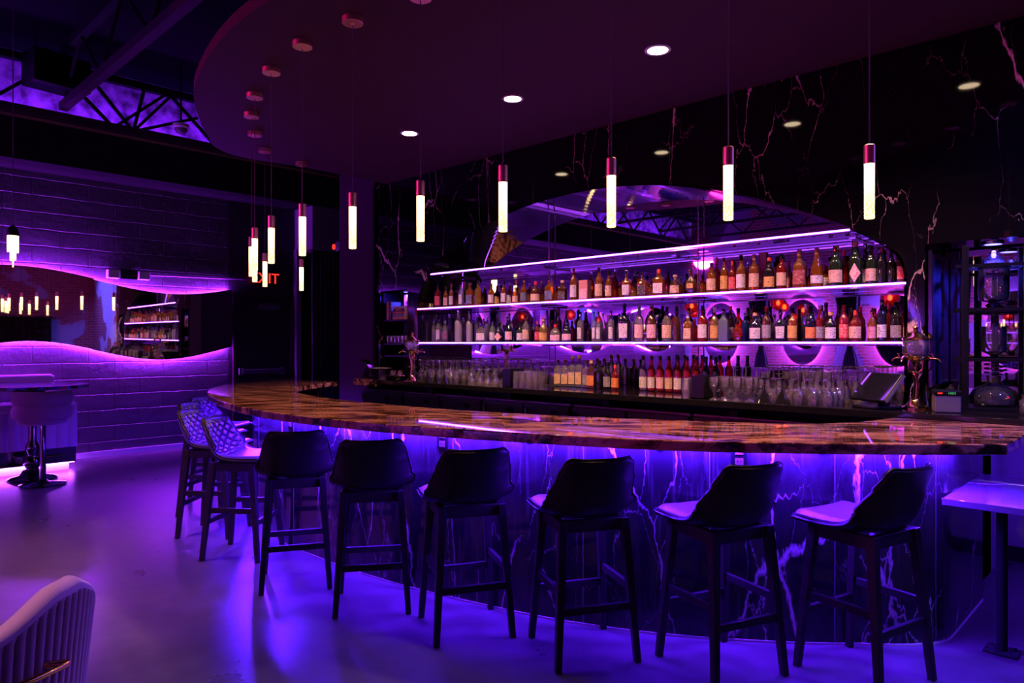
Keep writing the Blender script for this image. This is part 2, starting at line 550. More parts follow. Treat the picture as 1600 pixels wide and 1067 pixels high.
def brick_material(name, axis, c1, c2, mortar, bw, bh, bump, plaster=None, rough=.8, noise=.35):
    m, nt, N, L, b = new_mat(name)
    g = N.new('ShaderNodeNewGeometry')
    sp = N.new('ShaderNodeSeparateXYZ'); L.new(g.outputs['Position'], sp.inputs[0])
    cb = N.new('ShaderNodeCombineXYZ')
    L.new(sp.outputs['Y' if axis == 'x' else 'X'], cb.inputs[0]); L.new(sp.outputs['Z'], cb.inputs[1])
    br = N.new('ShaderNodeTexBrick')
    br.inputs['Scale'].default_value = 1.0
    br.inputs['Brick Width'].default_value = bw; br.inputs['Row Height'].default_value = bh
    br.inputs['Mortar Size'].default_value = .009; br.inputs['Mortar Smooth'].default_value = .3
    br.inputs['Color1'].default_value = (*c1, 1); br.inputs['Color2'].default_value = (*c2, 1); br.inputs['Mortar'].default_value = (*mortar, 1)
    wn = N.new('ShaderNodeTexNoise'); wn.inputs['Scale'].default_value = 3.5; wn.inputs['Detail'].default_value = 4
    L.new(g.outputs['Position'], wn.inputs['Vector'])
    wv = N.new('ShaderNodeVectorMath'); wv.operation = 'SCALE'; wv.inputs['Scale'].default_value = .03
    L.new(wn.outputs['Color'], wv.inputs[0])
    av = N.new('ShaderNodeVectorMath'); av.operation = 'ADD'
    L.new(cb.outputs[0], av.inputs[0]); L.new(wv.outputs[0], av.inputs[1])
    L.new(av.outputs[0], br.inputs['Vector'])
    nz = N.new('ShaderNodeTexNoise'); nz.inputs['Scale'].default_value = 14; nz.inputs['Detail'].default_value = 7; nz.inputs['Roughness'].default_value = .68
    L.new(g.outputs['Position'], nz.inputs['Vector'])
    nb = N.new('ShaderNodeTexNoise'); nb.inputs['Scale'].default_value = 2.6; nb.inputs['Detail'].default_value = 5
    L.new(g.outputs['Position'], nb.inputs['Vector'])
    h = mth(N, L, 'SUBTRACT', mth(N, L, 'ADD', mth(N, L, 'MULTIPLY', nz.outputs['Fac'], noise), mth(N, L, 'MULTIPLY', nb.outputs['Fac'], noise * 2.2)), br.outputs['Fac'])
    col = br.outputs['Color']
    if plaster:
        pn = N.new('ShaderNodeTexNoise'); pn.inputs['Scale'].default_value = .9; pn.inputs['Detail'].default_value = 4
        L.new(g.outputs['Position'], pn.inputs['Vector'])
        mr = N.new('ShaderNodeMapRange'); mr.inputs[1].default_value = .52; mr.inputs[2].default_value = .55
        L.new(pn.outputs['Fac'], mr.inputs[0])
        col = mixc(N, L, mr.outputs[0], col, plaster)
        h = mth(N, L, 'MULTIPLY', h, mth(N, L, 'SUBTRACT', 1.0, mr.outputs[0]))
    L.new(col, b.inputs['Base Color'])
    bp = N.new('ShaderNodeBump'); bp.inputs['Strength'].default_value = bump; bp.inputs['Distance'].default_value = .03
    L.new(h, bp.inputs['Height']); L.new(bp.outputs[0], b.inputs['Normal'])
    b.inputs['Roughness'].default_value = rough
    return m
M['block'] = brick_material('painted_block', 'x', (.055, .047, .058), (.038, .034, .042), (.022, .02, .026), .62, .21, 1.0, rough=.4, noise=.40)
M['brick_y'] = brick_material('red_brick', 'y', (.34, .06, .05), (.24, .045, .04), (.30, .22, .22), .21, .075, .6, plaster=(.20, .18, .22))
M['brick_back'] = brick_material('brick_and_plaster', 'y', (.34, .06, .05), (.24, .045, .04), (.30, .22, .22), .21, .075, .6, plaster=(.50, .48, .52))
M['brick_x'] = brick_material('red_brick_side', 'x', (.34, .06, .05), (.24, .045, .04), (.30, .22, .22), .21, .075, .6, plaster=(.33, .31, .36))
# ------------------------------------------------------------------ the setting
def S(name, mb, mat, **k):
    return tag(mb.build(name, mat, **k), kind='structure')

XR, YB = 3.2, -7.6
S('floor', MB().box((-11.2, YB - .2, -.1), (XR + .2, 7.2, 0)), M['floor'])
S('ceiling', MB().box((-11.2, YB - .2, 5.1), (XR + .2, 7.2, 5.2)), M['deck'])
# left wall: painted block, then the door bay, then the end wall of the passage
S('wall_left', MB().box((LEFTX - .2, YB, 0), (LEFTX, 4.64, 3.66)), M['block'])
S('wall_left_upper', MB().box((LEFTX - .2, YB, 3.66), (LEFTX, 6.9, 5.1)), M['upper'])
S('wall_left_door_bay', MB().box((LEFTX - .2, 4.64, 2.24), (LEFTX, 5.72, 3.66)).box((LEFTX - .2, 4.64, 0), (LEFTX, 4.70, 2.24)), M['door'])
S('wall_passage_end', MB().box((-11.2, 6.9, 0), (-7.0, 7.1, 5.1)), M['black'])
S('wall_front', MB().box((-11.2, YB - .2, 0), (XR + .2, YB, 5.1)), M['brick_y'])
S('wall_right', MB().box((XR, YB, 0), (XR + .2, 7.1, 5.1)), M['brick_x'])
S('baseboard_left', MB().box((LEFTX, YB, 0), (LEFTX + .025, 4.64, .07)), M['white'])

# door in the left wall with its frame
door = S('door_1', MB().box((LEFTX - .06, 4.74, .01), (LEFTX - .01, 5.64, 2.19)), M['door'])
S('door_frame', MB().box((LEFTX - .05, 4.70, 0), (LEFTX + .03, 4.74, 2.24)).box((LEFTX - .05, 5.64, 0), (LEFTX + .03, 5.69, 2.24)).box((LEFTX - .05, 4.70, 2.19), (LEFTX + .03, 5.69, 2.24)), M['pilaster'], parent=door)
t = MB().box((LEFTX - .01, 4.79, 1.03), (LEFTX + .02, 5.56, 1.10)).box((LEFTX - .01, 4.78, 1.01), (LEFTX + .05, 4.86, 1.12)).box((LEFTX - .01, 5.46, 1.01), (LEFTX + .05, 5.54, 1.12)).box((LEFTX + .03, 4.82, 1.035), (LEFTX + .055, 5.5, 1.095)).build('push_bar', M['greyplastic'], door, bevel=.006)
tag(t, 'grey metal push bar across the dark door')
t = MB().box((LEFTX - .01, 5.10, 2.02), (LEFTX + .06, 5.44, 2.11)).box((LEFTX + .0, 5.15, 2.11), (LEFTX + .03, 5.40, 2.135)).build('door_closer', M['greyplastic'], door, bevel=.006)
tag(t, 'grey box of the door closer')

# wall behind the bar: one slab with the arch and the two niches cut from the counter upwards
ARCH = [(-6.20, 1.10), (-6.20, 1.95), (-6.13, 2.11), (-5.98, 2.275), (-5.786, 2.433), (-5.33, 2.630), (-4.736, 2.775), (-4.245, 2.835), (-3.731, 2.845), (-3.209, 2.80), (-2.80, 2.717), (-2.43, 2.604), (-2.093, 2.477), (-1.743, 2.322), (-1.541, 2.214), (-1.407, 2.126), (-1.322, 2.045), (-1.285, 1.93), (-1.285, 1.10)]
arch = [ARCH[0]] + catmull(ARCH[1:-1], 6) + [ARCH[-1]]
NL, NR, NT = (-6.90, -6.38), (-1.19, -0.55), 2.11
outline = [(-7.0, 1.10), (NL[0], 1.10), (NL[0], NT), (NL[1], NT), (NL[1], 1.10)] + arch + [(NR[0], 1.10), (NR[0], NT), (NR[1], NT), (NR[1], 1.10), (XR, 1.10), (XR, 5.1), (-7.0, 5.1)]
S('wall_back', MB().prism_y(outline, WALLY, MIRY), M['marble'])
S('wall_back_lower', MB().box((-7.0, MIRY, 0), (-0.95, MIRY + .2, 1.10)), M['black'])
tag(MB().box((NR[0] + .002, MIRY + .05, 1.10), (NR[1] - .002, MIRY + .07, NT - .01)).build('niche_mirror', M['mirror']), 'tall narrow mirror at the back of the niche behind the cold drip tower', 'mirror')
S('wall_back_niches', MB().box((NL[0] - .1, MIRY + .35, 1.0), (NL[1] + .1, MIRY + .4, 2.3)).box((NL[0] - .03, MIRY, 1.0), (NL[0], MIRY + .4, 2.2)).box((NL[1], MIRY, 1.0), (NL[1] + .03, MIRY + .4, 2.2)).box((NL[0], MIRY, NT), (NL[1], MIRY + .4, NT + .03)), M['black'])
S('wall_back_recess', MB().box((-1.0, 5.9, 0), (XR, 6.05, 1.10)).box((-1.0, MIRY, 0), (-0.95, 5.9, 1.10)), M['drywall'])
S('wall_back_brick', MB().box((-.30, WALLY - .02, 1.12), (XR, WALLY, 5.1)), M['brick_back'])
S('baseboard_back', MB().box((-0.95, 5.87, 0), (XR, 5.9, .10)), M['black'])
S('wall_pilaster', MB().box((-7.75, WALLY - .02, 0), (-7.0, 6.9, 5.1)), M['pilaster'])
S('trim_1', MB().box((-7.015, WALLY - .035, 0), (-6.985, WALLY, CEIL)), M['black'])
rv = MB()
inner = [(x, z) for x, z in arch]
c0 = (-3.74, 1.6)
for i in range(len(inner) - 1):
    (x0, z0), (x1, z1) = inner[i], inner[i + 1]
    s = .992
    a = (c0[0] + (x0 - c0[0]) * s, c0[1] + (z0 - c0[1]) * (s if z0 > 1.6 else 1)); b = (c0[0] + (x1 - c0[0]) * s, c0[1] + (z1 - c0[1]) * (s if z1 > 1.6 else 1))
    rv.add([(a[0], WALLY - .002, a[1]), (b[0], WALLY - .002, b[1]), (b[0], MIRY, b[1]), (a[0], MIRY, a[1])], [(0, 1, 2, 3)])
S('trim_2', rv, M['reveal'], smooth=40)
am = MB()
mo = [(x + (.03 if x > -3.7 else -.03), z + (.03 if z > 1.2 else 0)) for x, z in arch]
am.prism_y(mo, MIRY + .001, MIRY + .02)
tag(am.build('arch_mirror', M['mirror']), 'wide arched mirror filling the black marble wall behind the bottle shelves', 'mirror')

# dropped ceiling over the bar, its edge following the bar
so = [(-6.78, 5.0), (-6.76, 3.86), (-6.85, 3.25), (-6.70, 2.88), (-6.39, 2.665), (-6.07, 2.475), (-5.617, 2.24), (-5.337, 2.119), (-5.06, 2.03), (-4.613, 1.922), (-4.207, 1.855), (-3.87, 1.83), (-3.589, 1.84), (-3.1, 1.90), (-2.4, 2.06), (-1.7, 2.35), (-1.0, 2.80), (-.4, 3.3), (-.1, 3.8), (0, 4.4), (0, 5.0)]
S('ceiling_bar_soffit', MB().prism(catmull(so, 5), CEIL, 3.44), M['ceiling'])

# long beam along the left wall with the steel angle on its upper edge
S('beam_left', MB().box((LEFTX, YB, 3.64), (-9.8, 6.9, 4.12)), M['beam'])
S('trim_3', MB().box((-9.83, YB, 4.12), (-9.775, 6.9, 4.15)), M['angle'])

# roof trusses
def truss(name, label, p, q, zb, zt, n, w=.07, wt=.05, phase=0):
    t = thing(name, label, 'roof truss', (p[0], p[1], zb))
    P0, Q0 = Vector((p[0], p[1], 0)), Vector((q[0], q[1], 0))
    o = Vector((p[0], p[1], zb))
    d = Q0 - P0
    MB().bar(Vector((0, 0, 0)), d, w, w).build('bottom_chord', M['pipe'], t)
    MB().bar(Vector((0, 0, zt - zb)), d + Vector((0, 0, zt - zb)), w, w).build('top_chord', M['steel'], t)
    for k in range(n):
        a = d * (k / n); b = d * ((k + .5) / n); c = d * ((k + 1) / n)
        up = Vector((0, 0, zt - zb))
        MB().bar(a, b + up, wt * .6).build('web_bar', M['steel'], t)
        MB().bar(b + up, c, wt * .6).build('web_bar', M['steel'], t)
    return t
truss('roof_truss', 'long black steel roof truss running along the top of the brick wall', (-9.72, YB), (-9.72, 6.8), 4.20, 4.80, 11, .09, .06)
for y, pl in ((2.31, 'purple lit roof truss crossing above the black speaker towards the bar ceiling'), (.55, 'dark roof truss crossing the open ceiling nearest the camera'), (-1.2, 'dark roof truss above the lounge, second behind the camera'), (-2.95, 'dark roof truss above the lounge, third behind the camera'), (-4.7, 'dark roof truss above the lounge, fourth behind the camera'), (-6.4, 'dark roof truss beside the brick wall behind the camera')):
    truss('roof_truss', pl, (-9.66, y), (XR - .05, y), 4.31, 4.95, 9 , .09 if y == 2.31 else .06)
# extra struts fanning from the truss near the camera dome
st = thing('roof_strut', 'fan of black steel struts beside the white ceiling dome', 'roof strut', (-9.72, 3.1, 4.2))
for dy, dz in ((-.45, .5), (.12, .55), (.5, .62), (.8, .35)):
    MB().bar((0, 0, 0), (0.02, dy, dz), .035).build('strut_bar', M['steel'], st)
tag(MB().tube([(-9.9, YB + .05, 4.18), (-9.9, 6.8, 4.18)], .018, 8).build('conduit_pipe', M['steel']), 'thin dark conduit lying on the ledge of the beam', 'conduit')

# ceiling speaker and dome
t = thing('ceiling_speaker', 'black box loudspeaker hung from the roof truss above the beam', 'speaker', (-9.55, 2.22, 4.46), .15)
MB().box((-.18, -.3, 0), (.18, .3, .38)).build('cabinet', M['black'], t, bevel=.01)
MB().box((.18, -.27, .03), (.19, .27, .35)).build('grille', M['plastic'], t)
for y in (-.22, .22):
    MB().tube([(0, y, .37), (0, y, .64)], .008, 6).build('hanger_rod', M['steel'], t)
t = thing('camera_dome', 'white dome camera hanging under the roof truss near the bar ceiling', 'security camera', (-9.3, 3.53, 4.24))
MB().lathe([(.03, .06), (.095, .055), (.10, .02), (.085, .0), (.085, .0)][::-1], 20).build('housing', M['white'], t, smooth=40)
MB().lathe([(.0, -.075), (.045, -.06), (.072, -.03), (.08, .0)], 20).build('dome', M['greyplastic'], t, smooth=60)
MB().tube([(0, 0, .05), (0, 0, .86)], .012, 8).build('hanger_rod', M['steel'], t)

# ------------------------------------------------------------------ wave mirror on the brick wall
def wave_top(y):  return 2.318 + .128 * math.cos((y - 1.95) * 2 * PI / 3.7)
def wave_bot(y):  return 1.397 + .127 * math.cos((y - 2.1) * 2 * PI / 3.1)
ys = [YB + 1.0 + i * (4.61 - YB - 1.0) / 150 for i in range(151)]
poly = [(y, wave_bot(y)) for y in ys] + [(y, wave_top(y)) for y in reversed(ys)]
t = thing('wave_mirror', 'long wavy edged mirror glowing violet on the dark brick wall', 'mirror', (LEFTX, 0, 0))
yb = 4.61
while yb > YB + 1.1:                      # sheets of glass, each a little toed out from the wall
    ya = max(yb - 1.82, YB + 1.0)
    yy = [ya + (yb - ya) * i / 40 for i in range(41)]
    def face(off): return [[(.060 + off + (y - ya) * .056 + (z - 1.9) * .006, y, z) for y in yy for z in (zf(y),)] for zf in (wave_bot, wave_top)]
    a, b = face(.0), face(.008)
    MB().grid([a[0], a[1], b[1], b[0], a[0]]).build('glass', M['mirror'], t)
    yb = ya - .002
MB().box((.0, 4.58, 1.5), (.155, 4.608, 2.25)).build('end_bracket', M['black'], t)
for f, sgn, nm in ((wave_top, -1, 'light_strip'), (wave_bot, 1, 'light_strip')):
    mb = MB()
    top = [(y, f(y) + sgn * .012) for y in ys]
    mb.grid([[(.045, y, z) for y, z in top], [(.022, y, z + sgn * .023) for y, z in top]])
    tag(mb.build(nm, M['ledmirror'], t), 'violet light strip behind the mirror edge')

# ------------------------------------------------------------------ curtain in the passage
S('wall_passage_panel', MB().box((LEFTX, 5.72, 2.97), (-9.85, 6.9, 3.64)), M['drywall'])
S('trim_5', MB().box((LEFTX, 5.70, 0), (-10.30, 5.78, 3.0)), M['drywall'])
cv = []
for i in range(141):
    y = 5.74 + i * .80 / 140
    w = math.sin(i / 140 * 2 * PI * 11)
    cv.append((-9.93 + .035 * w + .008 * math.sin(i * .31), y + .012 * math.cos(i / 140 * 2 * PI * 22)))
cg = MB().grid([[(x, y, 2.965) for x, y in cv], [(x * 1 + 0, y, 2.2) for x, y in cv], [(x + .01, y, 1.2) for x, y in cv], [(x + .01, y, .02) for x, y in cv]])
o = cg.build('curtain', M['drape'], smooth=60)
o.modifiers.new('thick', 'SOLIDIFY').thickness = .006
tag(o, 'dark pleated curtain hanging floor length in the passage by the exit', 'curtain')

def text_mesh(name, curve, mat, parent):
    tmp = bpy.data.objects.new('tmp', curve)
    COL.objects.link(tmp)
    bpy.context.view_layer.update()
    me = bpy.data.meshes.new_from_object(tmp.evaluated_get(bpy.context.evaluated_depsgraph_get()))
    bpy.data.objects.remove(tmp)
    me.materials.clear(); me.materials.append(mat)
    o = bpy.data.objects.new(name, me)
    COL.objects.link(o)
    o.parent = parent
    return o

# ------------------------------------------------------------------ exit sign, emergency light, alarm
t = thing('exit_sign', 'red glowing EXIT sign on the dark wall above the door', 'exit sign', (LEFTX + .01, 5.2, 2.5))
MB().box((0, -.19, -.12), (.035, .19, .12)).build('sign_plate', M['black'], t, bevel=.006)
fc = bpy.data.curves.new('lettering', 'FONT'); fc.body = 'EXIT'; fc.size = .225; fc.extrude = .004; fc.align_x = 'CENTER'; fc.align_y = 'CENTER'; fc.space_character = .98
fo = text_mesh('lettering', fc, M['exit'], t); fo.location = (.041, .0, .0); fo.rotation_euler = (PI / 2, 0, PI / 2)
t = thing('emergency_light', 'black emergency light with two white lamp heads above the wavy mirror', 'emergency light', (LEFTX, 3.24, 2.42))
MB().box((0, -.11, -.06), (.07, .11, .06)).build('body', M['plastic'], t, bevel=.008)
for y in (-.19, .19):
    MB().box((.01, y - .075, -.055), (.11, y + .075, .06)).build('lamp_head', M['white'], t, bevel=.012)
tag(MB().tube([(LEFTX + .015, 3.5, 2.44), (LEFTX + .015, 4.9, 2.47)], .011, 8).build('wall_conduit', M['greyplastic']), 'thin straight conduit running from the emergency light to the exit sign', 'conduit')
t = thing('wall_alarm', 'small round alarm with a red light on the dark pilaster', 'alarm', (-7.82, 4.93, 2.73), 0)
MB().lathe([(.0, -.045), (.06, -.04), (.065, .04), (.0, .045)], 16).xf(Matrix.Rotation(PI / 2, 4, 'X')).build('housing', M['greyplastic'], t, smooth=40)
MB().lathe([(.0, -.03), (.035, -.02), (.035, .02), (.0, .03)], 12).xf(Matrix.Translation((-.07, -.03, 0)) @ Matrix.Rotation(PI / 2, 4, 'X')).build('red_light', M['redled'], t, smooth=40)

# ------------------------------------------------------------------ things behind the camera that the mirrors show
def oval(cx, cz, rx, rz, n=48): return [(cx + rx * math.cos(2 * PI * k / n), cz + rz * math.sin(2 * PI * k / n)) for k in range(n)]
for x, nm in ((-9.45, 'beside the long brick wall'), (-7.2, 'second from the long brick wall'), (-4.95, 'third from the long brick wall'), (-2.7, 'fourth from the long brick wall'), (-.45, 'nearest the far corner')):
    t = thing('oval_mirror', 'oval mirror with violet halo on the brick wall, ' + nm, 'mirror', (x, YB, 1.78), 0, None)
    MB().prism_y(oval(0, 0, .55, .84), .05, .058).build('glass', M['mirror'], t)
    a, b = oval(0, 0, .538, .828), oval(0, 0, .512, .802)
    MB().grid([[(p[0], .044, p[1]) for p in a + a[:1]], [(p[0], .020, p[1]) for p in b + b[:1]]]).build('light_strip', M['ledoval'], t)
for x, nm in ((-8.32, 'between the first two oval mirrors'), (-6.07, 'between the second and third oval mirrors'), (-3.82, 'between the third and fourth oval mirrors'), (-1.57, 'between the last two oval mirrors')):
    rows = []
    for z, w in ((3.4, .34), (2.6, .30), (1.75, .20), (1.45, .085), (1.38, .075), (1.2, .14), (.8, .22), (.05, .26)):
        rows.append([(x + w * (2 * i / 40 - 1) * (1 if z > 1.4 else 1) + (0 if z > 1.9 else .06), YB + .12 + .03 * math.sin(i / 40 * 2 * PI * 6) * (w / .3), z) for i in range(41)])
    o = MB().grid(rows).build('tied_drape', M['drape'], smooth=60)
    o.modifiers.new('thick', 'SOLIDIFY').thickness = .008
    tag(o, 'dark tied back drape on the brick wall, ' + nm, 'drape')
# red glass globe pendants
for x, y, z, nm in ((-3.65, -2.3, 2.26, 'nearest the bar'), (-5.8, -2.85, 2.28, 'in the middle of the lounge'), (-5.55, -2.55, 2.18, 'small, beside the middle one'), (-7.1, -1.84, 2.23, 'nearest the brick wall'), (-8.6, -4.6, 2.25, 'deep in the lounge by the wavy mirror'), (-6.4, -5.6, 2.25, 'deep in the lounge by the drapes')):
    t = thing('globe_pendant', 'glowing red glass globe pendant over the lounge, ' + nm, 'pendant lamp', (x, y, z))
    r = .09 if 'small' in nm else .15
    MB().lathe([(r * math.sin(a) if 0 < k < 12 else .0, -r * math.cos(a)) for k in range(13) for a in (PI * k / 12,)], 24).build('globe', None, t, smooth=80).data.materials.append(M.setdefault('redglass', glassy('red_glass', (.9, .04, .02), .45, .7)))
    MB().lathe([(.0, -.045), (.03, -.03), (.035, .01), (.015, .05)], 12).build('bulb', M.setdefault('redbulb', E('red_bulb', (1, .10, .02), 22)), t, smooth=60)
    MB().tube([(0, 0, r), (0, 0, 5.1 - z)], .006, 6).build('cable', M['cable'], t)
# low lounge sofas with lit tops along the brick wall behind the camera
for x0, x1, nm in ((-9.9, -5.3, 'beside the long brick wall'), (-4.9, -.5, 'farther from the long brick wall')):
    t = thing('lounge_sofa', 'long pink channelled lounge sofa below the oval mirrors, ' + nm, 'sofa', (x0, YB + .35, 0))
    w = x1 - x0
    MB().box((0, 0, .12), (w, .75, .44)).build('seat', M['bench'], t, bevel=.04)
    MB().box((0, -.12, .12), (w, .08, .86)).build('backrest', M['bench'], t, bevel=.05)
    MB().box((.05, .02, 0), (w - .05, .66, .12)).build('plinth', M['black'], t)
    MB().box((.05, .68, .03), (w - .05, .69, .05)).build('light_strip', M['ledbench'], t)
# wine rack and wall light on the right wall, seen in the wavy mirror
t = thing('wine_rack', 'tall black lattice wine rack on the right hand brick wall', 'wine rack', (XR - .32, 2.6, 0))
rk = MB()
for k in range(8): rk.box((0, k * .17 - .02, .05), (.3, k * .17 + .0, 2.1))
for k in range(11): rk.box((0, -.02, .05 + k * .2), (.3, 1.19, .07 + k * .2))
rk.build('lattice', M['black'], t)
# ------------------------------------------------------------------ the bar
OUT = [(-0.566, 3.616), (-0.912, 3.298), (-1.315, 2.966), (-1.675, 2.722), (-2.068, 2.545), (-2.382, 2.433), (-2.664, 2.336), (-3.1, 2.225), (-3.634, 2.138), (-4.10, 2.115), (-4.586, 2.146), (-5.014, 2.222), (-5.62, 2.375), (-6.209, 2.580), (-6.807, 2.890), (-7.36, 3.35), (-7.70, 3.86), (-7.76, 4.28)]
INN = [(-6.84, 4.28), (-6.62, 3.90), (-6.265, 3.478), (-5.7, 3.15), (-5.018, 2.985), (-4.511, 2.945), (-3.789, 2.965), (-3.2, 3.06), (-2.612, 3.235), (-2.0, 3.49), (-1.556, 3.737), (-1.36, 3.97), (-1.272, 4.25), (-1.262, 4.47)]
poly = catmull(OUT, 6) + catmull(INN, 5) + [(-0.566, 4.47)]
bar = thing('bar_counter', 'long curved bar with veined brown stone top and violet lit black marble front', 'bar counter', (0, 0, 0))
MB().prism(poly, BARZ - .048, BARZ).build('counter_top', M['counter'], bar, bevel=.006)
BASE = [(-0.88, 4.86), (-0.88, 4.20), (-0.895, 4.04), (-1.0, 3.88), (-1.20, 3.70), (-1.444, 3.487), (-1.68, 3.312), (-1.92, 3.155), (-2.213, 3.006), (-2.622, 2.853), (-3.305, 2.689), (-3.921, 2.605), (-4.59, 2.585), (-4.906, 2.605), (-5.45, 2.72), (-6.0, 2.90), (-6.55, 3.18), (-7.0, 3.58), (-7.24, 4.0), (-7.27, 4.28)]
bl = BASE[:2] + catmull(BASE[1:], 6)[1:]
pan = MB().prism(ribbon(offset(bl, .06 if False else -.06), 0, 0, .12), 0.012, BARZ - .05)
pan.build('front_panel', M['base'], bar)
MB().prism(ribbon(offset(bl, -.032), 0, 0, .07), 0.0, .012).build('base_strip', M['white'], bar)
# thin seams between the marble sheets
for k in (9, 21, 33, 45, 57, 69, 81, 93):
    if k < len(bl) - 1:
        x, y = offset(bl, .0012)[k]
        MB().box((x - .0015, y - .0015, .012), (x + .0015, y + .0015, BARZ - .05)).build('panel_seam', M['greyplastic'], bar)
# shelf behind the front panel, dark
MB().prism(ribbon(offset(catmull(BASE[2:], 6), -.26), 0, 0, .28), .30, .34).build('speed_rail_shelf', M['steel'], bar)
# LED under the overhang
led = offset(bl[1:], .022)
mb = MB()
mb.grid([[(x, y, BARZ - .062) for x, y in led], [(x, y, BARZ - .062) for x, y in offset(led, .012)]])
o = mb.build('light_strip', M['ledunder'], bar)
tag(o, 'violet light strip under the bar top')
cb = MB().prism(ribbon(offset(bl[1:], .03), 0, 0, .03), BARZ - .060, BARZ - .049).build('light_channel', M['dchrome'], bar)
# purse hooks and outlets on the front
def front_at(x, y):  # nearest point of the front and its outward normal
    best = min(range(1, len(bl) - 1), key=lambda k: (bl[k][0] - x) ** 2 + (bl[k][1] - y) ** 2)
    a, b = bl[best - 1], bl[best + 1]
    tx, ty = b[0] - a[0], b[1] - a[1]
    L_ = math.hypot(tx, ty)
    n = (-ty / L_, tx / L_)
    return bl[best], n
for x, y, nm in ((-2.62, 2.86, 'behind the third bar stool from the pole table'), (-1.95, 3.14, 'behind the second stool gap from the table'), (-1.3, 3.6, 'behind the stool nearest the pole table'), (-3.9, 2.6, 'behind the fifth bar stool from the pole table')):
    p, n = front_at(x, y)
    t = thing('purse_hook', 'small black hook under the bar top, ' + nm, 'hook', (p[0], p[1], .985), math.atan2(n[1], n[0]))
    MB().box((-.001, -.02, -.03), (.006, .02, .03)).build('hook_plate', M['plastic'], t)
    for s in (-1, 1):
        MB().tube([(.004, 0, .01), (.03, s * .012, -.005), (.045, s * .03, -.015), (.052, s * .04, .01)], .005, 6).build('prong', M['plastic'], t, smooth=60)
for x, y, nm in ((-3.20, 2.71, 'between the second and third black stools'), (-1.66, 3.33, 'between the two stools at the pole table'), (-4.75, 2.59, 'beside the quilted stools')):
    p, n = front_at(x, y)
    t = thing('wall_outlet', 'black power outlet on the bar front, ' + nm, 'outlet', (p[0], p[1], .93), math.atan2(n[1], n[0]))
    MB().box((-.002, -.04, -.06), (.006, .04, .06)).build('cover_plate', M['plastic'], t, bevel=.003)
    for z in (-.026, .026):
        f = MB().box((.006, -.02, z - .017), (.009, .02, z + .017)).build('socket', M['greyplastic'], t, bevel=.002)
        MB().box((.009, -.010, z - .005), (.0095, -.006, z + .008)).box((.009, .006, z - .005), (.0095, .010, z + .008)).build('slot', M['plastic'], f)

# ------------------------------------------------------------------ back counter, coolers below it
bc = thing('back_counter', 'black polished granite counter below the bottle shelves with pink stone end', 'counter', (0, 0, 0))
MB().box((-.93, 5.26, BACKZ - .060), (.88, 5.285, BACKZ - .046)).build('light_strip', M['ledrecess'], bc)
MB().box((-6.42, 4.50, BACKZ - .045), (0.9, MIRY - .001, BACKZ - .0005)).build('counter_top', M['backtop'], bc, bevel=.004)
tag(MB().box((-6.87, 4.50, BACKZ - .075), (-6.42, MIRY - .001, BACKZ - .0005)).build('stone_end', M['counter'], bc, bevel=.004), 'pink veined stone end of the back counter')
MB().box((-6.80, 4.86, .0), (-.96, 5.28, BACKZ - .075)).build('base', M['black'], bc)
for x in (-6.7, -5.6, -4.5, -3.4, -2.3, -1.15):
    MB().box((x - .03, 4.60, .98), (x + .03, 4.86, BACKZ - .045)).build('bracket', M['black'], bc)
def cooler(x0, x1, kind, label):
    t = thing('bar_cooler', label, 'cooler', (x0, 4.585, 0))
    w = x1 - x0
    MB().box((0, .02, .08), (w, .27, .985)).build('body', M['cooler'], t, bevel=.004)
    MB().box((.005, .005, .975), (w - .005, .02, .985)).build('top_trim', M['coolertrim'], t)
    for k in range(int(kind)):
        a, b = w * k / int(kind) + .008, w * (k + 1) / int(kind) - .008
        d = MB().box((a, -.015, .27), (b, .018, .965)).build('door', M['cooler'], t, bevel=.008)
        MB().box((a + .03, -.045, .86), (a + .055, -.02, .93)).box((a + .035, -.03, .87), (a + .05, -.012, .92)).build('handle', M['chrome'], d)
        MB().prism_y(oval((a + b) / 2 + .1, .90, .045, .018, 20), -.018, -.0155).build('badge', M['dchrome'], d)
    g = MB()
    for i in range(8): g.box((.03, .0, .10 + i * .018), (w - .03, .012, .108 + i * .018))
    g.build('vent_grille', M['coolertrim'], t)
    MB().box((.02, .05, 0), (w - .02, .25, .08)).build('plinth', M['black'], t)
for x0, x1, n, lb in ((-6.78, -6.05, 1, 'dark single door bar cooler at the stone end of the back counter'), (-6.03, -4.83, 2, 'dark double door bar cooler below the inverted wine glasses'), (-4.81, -3.75, 2, 'dark double door bar cooler below the cream labelled counter bottles'), (-3.73, -2.63, 2, 'dark double door bar cooler below the red counter bottles'), (-2.61, -1.40, 2, 'dark double door bar cooler below the crowd of glasses')):
    cooler(x0, x1, n, lb)

# ------------------------------------------------------------------ glass shelves with lit edges
def shelf(z, x0, x1, label, extra=False):
    t = thing('bottle_shelf', label, 'shelf', (0, WALLY, z))
    MB().box((x0, .0, -.012), (x1, .385, .012)).build('glass', M['shelfglass'], t)
    tag(MB().box((x0, -.010, -.003), (x1, -.001, .007)).build('light_strip', M['led'], t), 'violet light strip along the shelf edge')
    MB().box((x0, -.012, -.018), (x1, .012, -.0125)).build('edge_trim', M['chrome'], t)
    for x in (x0 + .05, (x0 * 2 + x1) / 3, (x0 + 2 * x1) / 3, x1 - .05):
        MB().box((x - .02, .20, -.03), (x + .02, .39, -.0125)).build('bracket', M['chrome'], t)
shelf(1.500, -6.19, -1.295, 'lowest glass bottle shelf with violet lit edge in the arch')
shelf(1.875, -6.19, -1.295, 'middle glass bottle shelf with violet lit edge in the arch')
shelf(2.247, -5.96, -1.63, 'empty top glass shelf with violet lit edge in the arch')
